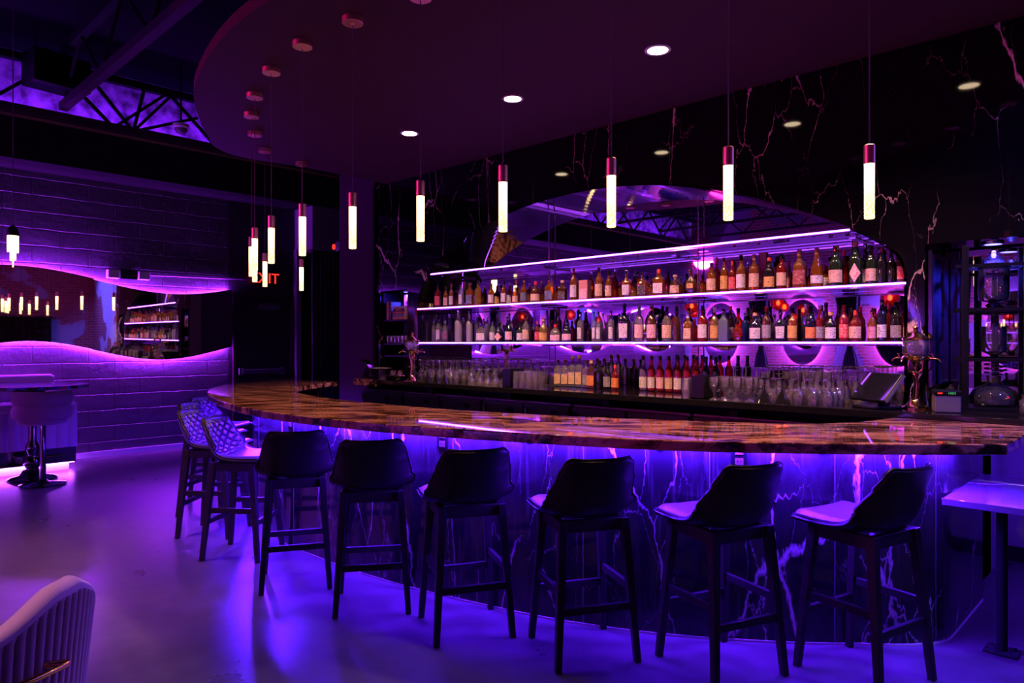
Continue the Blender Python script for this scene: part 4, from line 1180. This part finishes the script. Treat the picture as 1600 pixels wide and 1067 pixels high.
# ------------------------------------------------------------------ absinthe fountains
def fountain(loc, label, metal):
    t = thing('absinthe_fountain', label, 'fountain', loc)
    MB().lathe([(.085, 0), (.085, .010), (.055, .020), (.040, .040), (.026, .050), (.022, .062)], 24).build('base', metal, t, smooth=40)
    # figure with raised arms as the stem
    f = MB().tube([(0, 0, .055), (.004, 0, .10), (.008, 0, .14), (.002, 0, .175), (-.003, 0, .20), (0, 0, .222), (0, 0, .232)], [.020, .017, .019, .015, .013, .020, .008], 12)
    f.lathe([(.0, .232), (.011, .240), (.012, .252), (.0, .264)], 10)
    f.tube([(.016, 0, .222), (.036, 0, .238), (.040, 0, .270), (.030, 0, .300)], [.006, .006, .005, .004], 8)
    f.tube([(-.016, 0, .222), (-.036, 0, .238), (-.040, 0, .270), (-.030, 0, .300)], [.006, .006, .005, .004], 8)
    f.build('figure_stem', metal, t, smooth=70)
    MB().lathe([(.012, .262), (.03, .296), (.075, .300), (.080, .312), (.070, .322)], 24).build('collar', metal, t, smooth=40)
    for k in range(4):
        a = PI / 4 + k * PI / 2 + .5
        ca, sa = math.cos(a), math.sin(a)
        p = MB().tube([(.07 * ca, .07 * sa, .308), (.12 * ca, .12 * sa, .308), (.140 * ca, .140 * sa, .302), (.150 * ca, .150 * sa, .288)], [.006, .006, .005, .004], 8)
        p.tube([(.105 * ca, .105 * sa, .308), (.105 * ca, .105 * sa, .334)], .004, 6)
        p.tube([(.105 * ca - .014 * sa, .105 * sa + .014 * ca, .334), (.105 * ca + .014 * sa, .105 * sa - .014 * ca, .334)], .0045, 6)
        p.build('tap', metal, t, smooth=60)
    MB().lathe([(.062, .320), (.070, .330), (.074, .380), (.070, .420), (.066, .425), (.064, .420), (.068, .380), (.064, .333)], 24).build('glass_reservoir', M['clearglass'], t, smooth=50)
    MB().lathe([(.074, .422), (.076, .430), (.060, .442), (.040, .452), (.030, .462), (.014, .472), (.012, .484), (.018, .494), (.010, .506), (.0, .520)], 24).build('lid', metal, t, smooth=40)
    return t
fountain((-5.90, 4.59, BACKZ), 'brass absinthe fountain with figure stem beside the inverted wine glasses', M['brass'])
fountain((-1.215, 4.80, BACKZ), 'brass absinthe fountain with figure stem between screen and receipt printer', M['brass'])

# ------------------------------------------------------------------ screens, printer, left end clutter
def pos_screen(loc, rz, label):
    t = thing('till_screen', label, 'till', loc, rz)
    MB().box((-.12, -.12, 0), (.12, .12, .02)).build('base', M['plastic'], t, bevel=.008)
    MB().bar((0, .07, .015), (0, .02, .16), .06, .07).build('stand', M['plastic'], t, bevel=.01)
    Mx = Matrix.Translation((0, 0, .155)) @ Matrix.Rotation(math.radians(-38), 4, 'X')
    b = MB().box((-.185, -.012, -.125), (.185, .02, .125), Mx).build('housing', M['plastic'], t, bevel=.008)
    MB().box((-.175, -.0135, -.115), (.175, -.0121, .115), Mx).build('screen', M['screen'], t)
    MB().box((.187, -.005, -.12), (.192, .015, .12), Mx).build('card_slot', M['greyplastic'], t)
    t.scale = (.84, .84, .84)
    return t
pos_screen((-1.40, 4.68, BACKZ), -.62, 'black tilted touch screen till beside the brass fountain at the printer')
pos_screen((-6.73, 4.64, BACKZ), 2.35, 'black tilted touch screen till on the stone end of the back counter')
t = thing('receipt_printer', 'small dark receipt printer with green and red lights beside the drip tower', 'printer', (-1.03, 4.70, BACKZ), .35)
MB().box((-.065, -.065, 0), (.065, .075, .10)).build('body', M['greyplastic'], t, bevel=.006)
MB().box((-.068, -.07, .10), (.068, .078, .128)).build('lid', M['plastic'], t, bevel=.006)
MB().box((-.052, -.0720, .108), (-.028, -.0701, .116)).build('red_light', M['redled'], t)
fc = bpy.data.curves.new('digits', 'FONT'); fc.body = '1002'; fc.size = .017; fc.align_x = 'CENTER'; fc.align_y = 'CENTER'; fc.space_character = 1.2
fo = text_mesh('digits', fc, M['greenled'], t); fo.location = (.018, -.0712, .112); fo.rotation_euler = (PI / 2, 0, 0)
# cup stack with a white plate, brass fruit bowl
t = thing('cup_stack', 'stack of ribbed cups under a flat white plate on the stone counter end', 'cups', (-6.47, 4.62, BACKZ))
for k in range(5):
    MB().lathe([(.035, .002 + k * .022), (.040, .020 + k * .022), (.042, .021 + k * .022), (.042, .0235 + k * .022)], 18).build('cup', M['greyplastic'], t, smooth=40)
tag(MB().lathe([(.05, .114), (.105, .120), (.108, .125), (.0, .122)], 24).build('plate', M['white'], t, smooth=40), 'flat white plate')
t = thing('garnish_tray', 'brass rimmed garnish tray with small jars beside the fountain at the books', 'tray', (-6.20, 4.62, BACKZ))
MB().lathe([(.10, 0), (.115, .02), (.118, .05), (.110, .05), (.10, .01), (.0, .008)], 24).build('bowl', M['dchrome'], t, smooth=40)
MB().lathe([(.117, .045), (.122, .05), (.117, .055)], 24).build('rim', M['brass'], t, smooth=40)
for a in (0, 1.6, 3.1, 4.7):
    j = MB().lathe([(.026, .010), (.03, .02), (.03, .085), (.022, .09)], 14, (.055 * math.cos(a), .055 * math.sin(a), 0)).build('jar', M['clearglass'], t, smooth=40)
    MB().lathe([(.024, .09), (.024, .105), (.008, .112)], 14, (.055 * math.cos(a), .055 * math.sin(a), 0)).build('lid', M['brass'], j, smooth=40)

# ------------------------------------------------------------------ niche with books
def niche_light(x0, x1, label):
    xc = (x0 + x1) / 2
    t = thing('niche_light', label, 'light', (xc, WALLY + .2, NT))
    MB().lathe([(.0, -.012), (.055, -.012), (.06, -.004), (.06, .0)], 20).build('trim_ring', M['chrome'], t, smooth=40)
    MB().lathe([(.0, -.016), (.045, -.0125)], 20).build('lens', M['blue'], t)
    lp = lamp('niche_spot', 'SPOT', (0, 0, -.02), 160, (.07, .05, 1.0), spot_size=2.6, spot_blend=.8, shadow_soft_size=.04)
    lp.parent = t
niche_light(*NL, 'round blue downlight in the narrow niche over the books')
niche_light(*NR, 'round blue downlight in the niche over the cold drip tower')
bx = thing('book_case', 'narrow dark shelf unit in the niche holding books and small glasses', 'shelf unit', ((NL[0] + NL[1]) / 2, WALLY + .03, BACKZ))
for z, nm in ((.24, 'shelf'), (.38, 'shelf'), (.655, 'shelf')):
    MB().box((-.235, 0, z), (.235, .30, z + .018)).build(nm, M['plastic'], bx)
for s in (-1, 1):
    MB().box((s * .245 - .008, 0, 0), (s * .245 + .008, .30, .99)).build('side_panel', M['plastic'], bx)
MB().box((-.237, .295, .0), (.237, .31, .99)).build('back_panel', P('blue_back_panel', (.06, .06, .16), .5), bx)
BK = [P('book_' + n, c, .7) for n, c in (('crimson', (.45, .04, .05)), ('cream', (.6, .5, .36)), ('teal', (.05, .22, .25)), ('black', (.02, .02, .022)), ('orange', (.6, .2, .05)), ('violet', (.3, .08, .35)))]
BN = ['crimson', 'cream', 'teal', 'black', 'orange', 'violet']
zb = BACKZ + .674
def book(loc, dims, ci, label, rot=(0, 0, 0)):
    t = thing('book', label, 'book', loc, 0, 'books in the niche')
    t.rotation_euler = rot
    w, d, h = dims
    MB().box((-w / 2, 0, 0), (w / 2, d, .003)).box((-w / 2, 0, h - .003), (w / 2, d, h)).box((-w / 2, 0, .003), (w / 2, .004, h - .003)).build('cover', BK[ci], t)
    MB().box((-w / 2 + .003, .004, .003), (w / 2 - .003, d - .004, h - .003)).build('pages', M['paper'], t)
    MB().box((-w * .3, -.0006, h * .3), (w * .3, -.0001, h * .7)).build('spine_title', LB['gold'], t)
zz = zb
for k, (ci, h) in enumerate(((4, .032), (2, .028), (0, .034), (3, .030), (1, .026))):
    book(((NL[0] + NL[1]) / 2 + random.uniform(-.01, .01) + .02, WALLY + .05, zz), (.21, .15, h), ci, BN[ci] + ' book lying in the stack in the niche, ' + ORD[k] + ' from the bottom')
    zz += h + .0005
for k, (dx, ci) in enumerate(((-.206, 1), (-.180, 0), (-.145, 3), (.178, 4), (.208, 1))):
    book(((NL[0] + NL[1]) / 2 + dx + .0, WALLY + .05, zb + .105), (.21, .14, .028), ci, BN[ci] + ' book standing upright in the niche, ' + ORD[k] + ' from the passage side', (0, PI / 2, 0))
tag(MB().box((-.07, 0, 0), (.07, .01, .14)).xf(Matrix.Translation(((NL[0] + NL[1]) / 2, WALLY + .2, zz + .002))).build('postcard', P('pink_card', (.55, .10, .35), .6)), 'pink postcard propped on the book stack in the niche', 'postcard')
meshes['shot_glass'] = lathe_mesh('shot_glass', [(.020, 0), (.021, .003), (.027, .085), (.0255, .085), (.020, .012), (.001, .011)], 12, CG)
glasses('shot_glass', [((NL[0] + NL[1]) / 2 + dx, WALLY + y) for y in (.06, .14) for dx in (-.18, -.11, -.04, .03, .10, .17)], 'small tall shot glass on the shelf in the book niche', 'glass', 'shot glasses in the book niche', BACKZ + .3985)

# ------------------------------------------------------------------ cold drip tower in the other niche
t = thing('drip_tower', 'tall black framed cold drip tower of stacked glass vessels in the niche', 'drip tower', (-.86, 5.06, BACKZ), .25)
for sx in (-1, 1):
    for sy_ in (-1, 1):
        MB().box((sx * .15 - .017, sy_ * .12 - .017, 0), (sx * .15 + .017, sy_ * .12 + .017, .98)).build('post', M['plastic'], t, bevel=.003)
for z in (.30, .60, .86):
    f = MB()
    for y in (-.12, .12): f.box((-.20, y - .012, z - .009), (.20, y + .012, z + .009))
    for x in (-.15, .15): f.box((x - .012, -.12, z - .009), (x + .012, .12, z + .009))
    f.lathe([(.070, z - .009), (.085, z - .009), (.085, z + .009), (.070, z + .009), (.070, z - .009)], 24)
    f.build('cross_frame', M['plastic'], t)
MB().box((-.19, -.16, 0), (.19, .16, .018)).build('base_board', M['plastic'], t)
def vessel(prof, nm): MB().lathe(prof, 24).build(nm, M['towerglass'], t, smooth=50)
vessel([(.02, .64), (.075, .66), (.080, .70), (.080, .85), (.074, .87), (.072, .85), (.072, .70), (.018, .65)], 'water_chamber')
vessel([(.015, .50), (.016, .60), (.045, .625), (.030, .64), (.012, .60)], 'drip_valve')
vessel([(.018, .325), (.062, .35), (.066, .40), (.066, .50), (.060, .50), (.060, .40), (.015, .34)], 'coffee_chamber')
vessel([(.014, .24), (.016, .32), (.026, .33), (.010, .32)], 'spiral_tube')
sp = [(.045 * math.cos(a), .045 * math.sin(a), .21 + .10 * a / (2 * PI * 4)) for k in range(65) for a in (k / 64 * 2 * PI * 4,)]
MB().tube(sp, .006, 6).build('glass_coil', M['clearglass'], t, smooth=60)
vessel([(.09, .02), (.125, .035), (.130, .075), (.105, .12), (.05, .15), (.035, .17), (.038, .205), (.034, .205), (.031, .17), (.046, .148), (.1, .118), (.124, .075), (.118, .04)], 'carafe')
MB().lathe([(.0, .875), (.055, .878), (.06, .90), (.03, .92), (.018, .95), (.0, .955)], 20).build('lid', M['clearglass'], t, smooth=50)
# glass door leaf of the niche
t = thing('niche_door', 'dark blue glass door leaf standing open at the drip tower niche', 'glass door', (-1.165, 4.905, BACKZ + .14))
MB().box((0, .0, 0), (.012, .42, .82)).build('glass', P('blue_black_glass', (.03, .03, .07), .06, .0, .8), t)
MB().box((-.004, -.008, -.01), (.016, .004, .83)).build('edge_profile', M['dchrome'], t)
# small jars at the tower foot
for x, y, nm in ((-1.12, 5.22, 'nearest the printer'), (-.62, 5.2, 'at the far side'), (-.66, 4.82, 'in front at the far side')):
    t = thing('glass_jar', 'clear glass jar at the drip tower foot, ' + nm, 'jar', (x, y, BACKZ))
    MB().lathe([(.035, 0), (.040, .008), (.040, .075), (.028, .09), (.028, .10), (.026, .10), (.026, .09), (.037, .074), (.036, .010), (.0, .008)], 18).build('body', CG, t, smooth=50)
    MB().lathe([(.030, .10), (.030, .112), (.010, .118), (.012, .130), (.0, .134)], 18).build('lid', CG, t, smooth=50)

# ------------------------------------------------------------------ lamps under the dropped ceiling
for x, y, nm in ((-2.44, 3.855, 'nearest the drip tower'), (-3.72, 3.855, 'in the middle of the row'), (-4.99, 3.855, 'farthest along the bar'), (-1.16, 3.855, 'above the pole table end')):
    t = thing('ceiling_downlight', 'round warm recessed downlight in the dropped ceiling, ' + nm, 'downlight', (x, y, CEIL))
    MB().lathe([(.062, -.004), (.080, -.006), (.084, -.001), (.084, .0)], 28).build('trim_ring', M['white'], t, smooth=40)
    MB().lathe([(.0, -.0045), (.064, -.0045)], 28).build('lens', M['downlight'], t)
    lp = lamp('downlight_beam', 'SPOT', (0, 0, -.02), 330, (1.0, .48, .33), spot_size=2.0, spot_blend=.7, shadow_soft_size=.06)
    lp.parent = t
PEND = [(-1.01, 3.28), (-1.467, 2.885), (-1.948, 2.681), (-2.404, 2.424), (-2.946, 2.349), (-3.455, 2.262), (-3.955, 2.228), (-4.491, 2.298), (-5.035, 2.445), (-5.479, 2.633), (-5.946, 2.887), (-6.391, 3.205), (-6.602, 3.708)]
def pendant(x, y, label):
    t = thing('crystal_pendant', label, 'pendant lamp', (x, y, 2.04), 0, 'crystal pendants along the bar')
    MB().lathe([(.018, 0), (.021, .002), (.021, .245)], 20).build('crystal_rod', M['rod'], t, smooth=40)
    MB().lathe([(.0235, .238), (.0235, .318), (.019, .322), (.004, .324)], 20).build('cap', M['copper'], t, smooth=40)
    MB().tube([(0, 0, .32), (0, 0, CEIL - 2.04 - .03)], .0028, 6).build('cable', M['cable'], t)
    MB().lathe([(.004, CEIL - 2.04 - .042), (.012, CEIL - 2.04 - .034), (.058, CEIL - 2.04 - .034), (.060, CEIL - 2.04 - .032), (.060, CEIL - 2.04)], 28).build('canopy', M['copper'], t, smooth=40)
    lp = lamp('pendant_light', 'SPOT', (0, 0, -.004), 11.0, (1.0, .47, .26), spot_size=1.35, spot_blend=.7, shadow_soft_size=.02)
    lp.parent = t
for k, (x, y) in enumerate(PEND):
    pendant(x, y, 'glowing crystal rod pendant over the bar, ' + ORD[k] + ' along the bar counted from the pole table')

# ------------------------------------------------------------------ bar stools
def stool_proto():
    t = thing('bar_stool', 'x', 'bar stool', (0, 0, 0))
    prof = catmull([(.215, .688), (.20, .700), (.10, .694), (-.04, .690), (-.125, .706), (-.170, .752), (-.198, .83), (-.218, .905), (-.232, .965)], 5)
    n = len(prof)
    def width(s):   # half width along the profile
        pts = [(0, .185), (.10, .212), (.35, .222), (.52, .226), (.66, .216), (.86, .188), (.95, .172), (1, .145)]
        for (a, x), (b, y) in zip(pts, pts[1:]):
            if a <= s <= b:
                f = (s - a) / (b - a)
                return x + (y - x) * f
        return pts[-1][1]
    def surf(u, s, lift=0.0):
        i = min(int(s * (n - 1)), n - 2)
        f = s * (n - 1) - i
        y, z = [prof[i][k] + (prof[i + 1][k] - prof[i][k]) * f for k in (0, 1)]
        ty, tz = prof[i + 1][0] - prof[i][0], prof[i + 1][1] - prof[i][1]
        L_ = math.hypot(ty, tz)
        ny, nz = tz / L_, -ty / L_           # towards the sitter
        curl = .012 + .078 * math.exp(-((s - .62) / .22) ** 2) + .012 * (s > .8)
        if s < .08: curl *= s / .08 + .1
        d = curl * abs(u) ** 2.6 + lift
        return Vector((u * width(s) * (1 - .06 * abs(u) ** 3 * (s > .5)), y + ny * d, z + nz * d))
    U = [i / 16 - 1 for i in range(33)]
    Sg = [j / 44 for j in range(45)]
    th = .030
    inner = [[surf(u, s) for u in U] for s in Sg]
    outer = [[surf(u * 1.015, s, -th) for u in U] for s in Sg]
    sh = MB()
    ni, nj = 45, 33
    sh.grid(inner); sh.grid([r[::-1] for r in outer])
    rim_i = inner[0] + [r[-1] for r in inner[1:]] + inner[-1][-2::-1] + [r[0] for r in inner[-2:0:-1]]
    rim_o = outer[0] + [r[-1] for r in outer[1:]] + outer[-1][-2::-1] + [r[0] for r in outer[-2:0:-1]]
    mid = [(a + b) / 2 + ((a + b) / 2 - Vector((0, -.03, .76))).normalized() * .008 for a, b in zip(rim_i, rim_o)]
    rr = MB().grid([[p for p in rim_i + rim_i[:1]], [p for p in mid + mid[:1]], [p for p in rim_o + rim_o[:1]]])
    sh.add(rr.v, rr.f)
    o = sh.build('seat_shell', M['leather'], t, smooth=50)
    # piping round the rim
    MB().tube(mid + mid[:1], .006, 6, caps=False).build('piping', M['leather'], t, smooth=60)
    # quilted back pad: diamonds that bulge between stitched grooves
    q = []
    for j in range(81):
        s = .50 + .47 * j / 80
        row = []
        for i in range(81):
            u = (i / 80 * 2 - 1) * .93
            a = u * 2.6 + (s - .5) * 9.0; b = u * 2.6 - (s - .5) * 9.0
            da = abs((a % 1) - .5) * 2; db = abs((b % 1) - .5) * 2
            g = min(1 - da, 1 - db)
            bulge = .019 * min(1, g * 2.2) ** .6
            edge = min(1, (1 - abs(u) / .93) * 9, (s - .50) / .47 * 14, (.97 - s) / .47 * 10)
            row.append(surf(u, s, .001 + bulge * max(0, edge)))
        q.append(row)
    MB().grid(q).build('quilted_back', M['leather_seat'], t, smooth=35)
    sp_ = []
    for j in range(25):
        s = .03 + .44 * j / 24
        row = []
        for i in range(33):
            u = (i / 32 * 2 - 1) * .93
            e = min(1, (1 - abs(u) / .93) * 4, (j / 24) * 6, (1 - j / 24) * 5)
            row.append(surf(u, s, .001 + .020 * math.sin(max(0, e) * PI / 2)))
        sp_.append(row)
    MB().grid(sp_).build('seat_pad', M['leather_seat'], t, smooth=60)
    # timber base
    fr = MB()
    for s in (-1, 1):
        fr.box((s * .155 - .014, -.145, .615), (s * .155 + .014, .150, .672))
    fr.box((-.155, .130, .615), (.155, .158, .672)); fr.box((-.155, -.150, .615), (.155, -.122, .672))
    fr.build('seat_frame', M['stoolwood'], t, bevel=.003)
    leg = {}
    for sx in (-1, 1):
        for sy_ in (-1, 1):
            a, b = Vector((sx * .155, sy_ * .140, .672)), Vector((sx * .198, sy_ * .200, 0))
            leg[sx, sy_] = (a, b)
            MB().bar(b, a, .030, .030, .042, .042, up=(0, 1, 0)).build('leg', M['stoolwood'], t, bevel=.003)
    def at(k, z):
        a, b = leg[k]
        return b + (a - b) * (z / .672)
    for p, q_, z in (((-1, -1), (1, -1), .262), ((-1, 1), (1, 1), .262), ((-1, -1), (-1, 1), .345), ((1, -1), (1, 1), .345)):
        MB().bar(at(p, z), at(q_, z), .022, .036).build('stretcher', M['stoolwood'], t, bevel=.003)
    return t
proto = stool_proto()
STOOLS = [(-1.078, 3.416, -.379, .103, 'black leather bar stool beside the low pole table, showing its side and back'),
          (-1.583, 3.030, -.355, .140, 'black leather bar stool second from the pole table, back turned'),
          (-2.150, 2.720, -.324, .187, 'black leather bar stool third from the pole table, back turned'),
          (-2.765, 2.505, -.342, .181, 'black leather bar stool fourth from the pole table, back turned'),
          (-3.40, 2.365, -.313, .232, 'black leather bar stool fifth from the pole table, straight back view'),
          (-4.06, 2.245, -.331, .188, 'black leather bar stool next to the quilted stools, straight back view'),
          (-4.870, 2.280, .79, .62, 'quilted leather bar stool turned sideways, nearest of those at the curved bar end'),
          (-5.580, 2.380, .76, .66, 'quilted leather bar stool turned sideways, second at the curved bar end'),
          (-6.250, 2.640, .80, .60, 'quilted leather bar stool turned sideways, third at the curved bar end'),
          (-6.820, 2.960, .80, .60, 'quilted leather bar stool turned sideways, farthest at the curved bar end')]
for k, (x, y, fx, fy, lb) in enumerate(STOOLS):
    o = proto if k == 0 else copy_tree(proto)
    o.location = (x, y, 0)
    o.rotation_euler = (0, 0, math.atan2(fy, fx) - PI / 2)
    tag(o, lb, 'bar stool', 'bar stools along the counter')

# ------------------------------------------------------------------ low pole table against the end of the bar
t = thing('pole_table', 'low grey quartz table on a black pole joined to the bar end', 'table', (-.88, 3.92, 0))
MB().box((0.002, 0, .712), (1.5, .90, .745)).build('table_top', M['quartz'], t, bevel=.003)
p = MB().tube([(.215, .19, .012), (.215, .19, .712)], .024, 16).build('pole', M['steel'], t, smooth=60)
f = MB().box((.145, .13, 0), (.285, .25, .012)).build('foot_plate', M['steel'], t, bevel=.003)
for dx in (-.05, .05):
    for dy in (-.04, .04):
        MB().lathe([(.009, .012), (.009, .020), (.004, .022)], 8, (.215 + dx, .19 + dy, 0)).build('bolt', M['chrome'], f)

# ------------------------------------------------------------------ lounge corner by the brick wall
def mosaic():
    m, nt, N, L, b = new_mat('mosaic_edge')
    v = pos(N, L, (1, 1, 1))
    vo = N.new('ShaderNodeTexVoronoi'); vo.inputs['Scale'].default_value = 9
    L.new(v, vo.inputs['Vector'])
    r = N.new('ShaderNodeValToRGB'); r.color_ramp.interpolation = 'CONSTANT'
    sp = N.new('ShaderNodeSeparateColor'); L.new(vo.outputs['Color'], sp.inputs[0])
    els = r.color_ramp.elements
    els[0].position = 0; els[0].color = (.02, .02, .025, 1)
    els[1].position = .25; els[1].color = (.06, .10, .60, 1)
    e = els.new(.55); e.color = (.60, .06, .03, 1)
    e = els.new(.72); e.color = (.30, .30, .55, 1)
    e = els.new(.85); e.color = (.03, .05, .30, 1)
    L.new(sp.outputs[0], r.inputs[0]); L.new(r.outputs[0], b.inputs['Base Color'])
    b.inputs['Roughness'].default_value = .12
    return m
MO = mosaic()
t = thing('banquette', 'pink channelled high banquette with glowing base against the brick wall', 'banquette', (LEFTX, 2.32, 0))
L0 = -6.0
bk = []
def channel(yv): return .022 * abs(math.sin(yv / .115 * PI)) ** .7
ysb = [L0 + i * (-L0) / 640 for i in range(641)]
MB().grid([[(.36 + channel(y) * (0 if z > 1.01 else 1) - (z - .8) * .12, y, z) for y in ysb] for z in (.78, .85, .95, 1.01)]).build('back_cushion', M['bench'], t, smooth=60)
MB().box((.02, L0, .30), (.345, 0, 1.02)).build('back_body', M['bench'], t, bevel=.02)
tag(MB().tube([(.29, L0, 1.065), (.29, -.04, 1.065), (.29, -.005, 1.06)], [.058, .058, .040], 14).build('top_roll', M['bench'], t, smooth=60), 'rolled pink top of the backrest')
MB().box((.05, L0, .70), (.92, .10, .81)).build('seat', M['bench'], t, bevel=.035)
MB().grid([[(.88 + channel(y), y, z) for y in [v + .1 for v in ysb]] for z in (.28, .40, .60, .715)]).build('front_channels', M['bench'], t, smooth=60)
MB().box((.05, L0, .28), (.875, .10, .715)).build('seat_body', M['bench'], t)
tag(MB().box((.05, L0, .10), (.875, .09, .30)).build('kick_band', M['dchrome'], t), 'dark glossy band below the seat')
tag(MB().box((.05, L0, .0), (.78, .04, .10)).build('plinth', M['white'], t), 'pale recessed plinth')
tag(MB().box((.79, L0, .090), (.84, .05, .098)).box((.05, .05, .090), (.84, .08, .098)).build('light_strip', M['ledbench'], t), 'violet light strip under the seat')
t = thing('bar_table', 'tall round table with mosaic edge on ornate black pedestal before the banquette', 'table', (-9.30, 1.30, 0))
t.location = (-9.22, 1.91, 0)
MB().lathe([(.0, 1.0), (.53, 1.0), (.545, 1.01), (.545, 1.038), (.0, 1.038)], 48).build('table_top', MO, t, smooth=40)
MB().lathe([(.10, .90), (.12, .97), (.20, 1.0)], 20).build('top_bracket', M['steel'], t, smooth=50)
MB().lathe([(.03, .0), (.06, .12), (.085, .16), (.09, .20), (.06, .24), (.05, .28), (.07, .32), (.065, .37), (.04, .42), (.04, .90), (.05, .93)], 24).build('column', M['dchrome'], t, smooth=50)
MB().lathe([(.235, 0), (.24, .015), (.20, .035), (.12, .05), (.09, .10), (.03, .12)], 36).build('base', M['dchrome'], t, smooth=50)
def swivel(loc, rz, label):
    t = thing('swivel_stool', label, 'bar stool', loc, rz)
    MB().lathe([(.21, 0), (.215, .010), (.16, .022), (.05, .035), (.033, .06)], 36).build('base', M['dchrome'], t, smooth=50)
    MB().lathe([(.030, .05), (.030, .40), (.026, .41), (.026, .64)], 20).build('column', M['dchrome'], t, smooth=50)
    MB().tube([(.0, .03, .28), (.0, .14, .27), (.12, .19, .27), (.0, .22, .27), (-.12, .19, .27), (0, .14, .27)], .009, 8).build('footrest', M['dchrome'], t, smooth=60)
    MB().lathe([(.0, .64), (.20, .645), (.225, .66), (.225, .72), (.20, .745), (.0, .75)], 32).build('seat', M['velvetdark'], t, smooth=50)
    for z0, z1, nm in ((.70, .845, 'lower_band'), (.848, .995, 'upper_band')):
        rows_ = []
        for j in range(9):
            f = j / 8
            bul = .028 * math.sin(PI * f) ** .6
            zc = z0 + (z1 - z0) * f
            rows_.append([((.255 + bul) * math.sin(a), -(.235 + bul) * math.cos(a), zc) for i in range(33) for a in ((i / 32 * 2 - 1) * 1.75,)])
        for j in range(9):
            f = 1 - j / 8
            bul = .012 * math.sin(PI * f) ** .6
            zc = z0 + (z1 - z0) * f
            rows_.append([((.215 - bul) * math.sin(a), -(.195 - bul) * math.cos(a), zc) for i in range(33) for a in ((i / 32 * 2 - 1) * 1.75,)])
        rows_.append(rows_[0])
        g = MB().grid(rows_)
        nn = 33
        g.f.append(tuple(r * nn for r in range(18)))
        g.f.append(tuple(r * nn + 32 for r in range(17, -1, -1)))
        g.build(nm, M['velvetdark'], t, smooth=60)
    return t
swivel((-8.77, 1.91, 0), 1.1, 'plum velvet swivel bar stool with two banded back on a chrome pedestal')
t = thing('crystal_chandelier', 'tapered cluster of glowing crystal sticks hanging before the brick wall', 'chandelier', (-9.05, 1.70, 2.32))
for k in range(19):
    ring = 0 if k == 0 else (1 if k < 7 else 2)
    a = (k - 1) * PI / 3 if ring == 1 else (k - 7) * PI / 6
    r = (.0, .022, .045)[ring]
    zb_ = (.0, .06, .15)[ring] + random.uniform(-.01, .02)
    MB().tube([(r * math.cos(a), r * math.sin(a), zb_), (r * math.cos(a), r * math.sin(a), .33)], .008, 6).build('crystal_stick', M['rod'], t)
MB().lathe([(.055, .325), (.058, .34), (.045, .40), (.012, .44)], 20).build('cap', M['steel'], t, smooth=40)
MB().tube([(0, 0, .43), (0, 0, 2.78)], .005, 6).build('cable', M['cable'], t)

# ------------------------------------------------------------------ tub chair close to the camera
t = thing('tub_chair', 'mauve velvet tub chair with ribbed back and gold handle nearest the camera', 'armchair', (-2.43, .30, 0), 0)
A0 = math.atan2(-.26, .96)          # direction the back faces
R_, ht = .33, .785
def tubrow(rad, z, a0=-2.0, a1=2.0, n=480, rib=0.0, flare=0.0):
    out = []
    for i in range(n + 1):
        f = a0 + (a1 - a0) * i / n
        a = A0 + f
        rr = rad + flare + (rib * abs(math.sin(f * 40)) ** .45 if rib else 0)
        out.append((rr * math.cos(a), rr * math.sin(a), z + (.075 * (lambda q: q * q * (3 - 2 * q))(min(1, max(0, (f - .35) / .6))) - max(0, abs(f) - 1.15) * .16) * (z / ht)))
    return out
shell = [tubrow(R_ - .050, .16, rib=.010), tubrow(R_ - .02, .40, rib=.012), tubrow(R_, .62, rib=.013), tubrow(R_ + .012, .735, rib=.013), tubrow(R_ + .020, .752, rib=.004)]
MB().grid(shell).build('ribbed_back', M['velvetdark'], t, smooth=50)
roll = []
for j in range(13):
    a = -.6 + (PI + 1.2) * j / 12
    roll.append(tubrow(R_ - .012 + .034 * math.cos(a), ht - .030 + .030 * math.sin(a)))
g = MB().grid(roll); nn = 481
g.f.append(tuple(r * nn for r in range(13))); g.f.append(tuple(r * nn + 480 for r in range(12, -1, -1)))
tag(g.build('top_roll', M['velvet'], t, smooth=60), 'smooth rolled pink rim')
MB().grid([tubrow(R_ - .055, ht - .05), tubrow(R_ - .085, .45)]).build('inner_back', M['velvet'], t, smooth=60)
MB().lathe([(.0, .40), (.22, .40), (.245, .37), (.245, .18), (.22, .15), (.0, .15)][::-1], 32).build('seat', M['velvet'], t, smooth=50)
for a in (.7, 2.3, 3.9, 5.5):
    MB().tube([(.17 * math.cos(a), .17 * math.sin(a), .16), (.20 * math.cos(a), .20 * math.sin(a), 0)], [.014, .009], 10).build('leg', M['brass'], t, smooth=60)
h = []
for k in range(13):
    f = .86 - .42 * k / 12
    a = A0 + f
    h.append(((R_ + .055) * math.cos(a), (R_ + .055) * math.sin(a), .665))
for f, k in ((.80, 0), (.48, 12)):
    MB().tube([((R_ - .03) * math.cos(A0 + f - .06), (R_ - .03) * math.sin(A0 + f - .06), .665), h[k]], .010, 10).build('handle_post', M['brass'], t, smooth=60)
tag(MB().tube(h, .008, 10).build('handle', M['brass'], t, smooth=60), 'gold handle bar on the chair back')
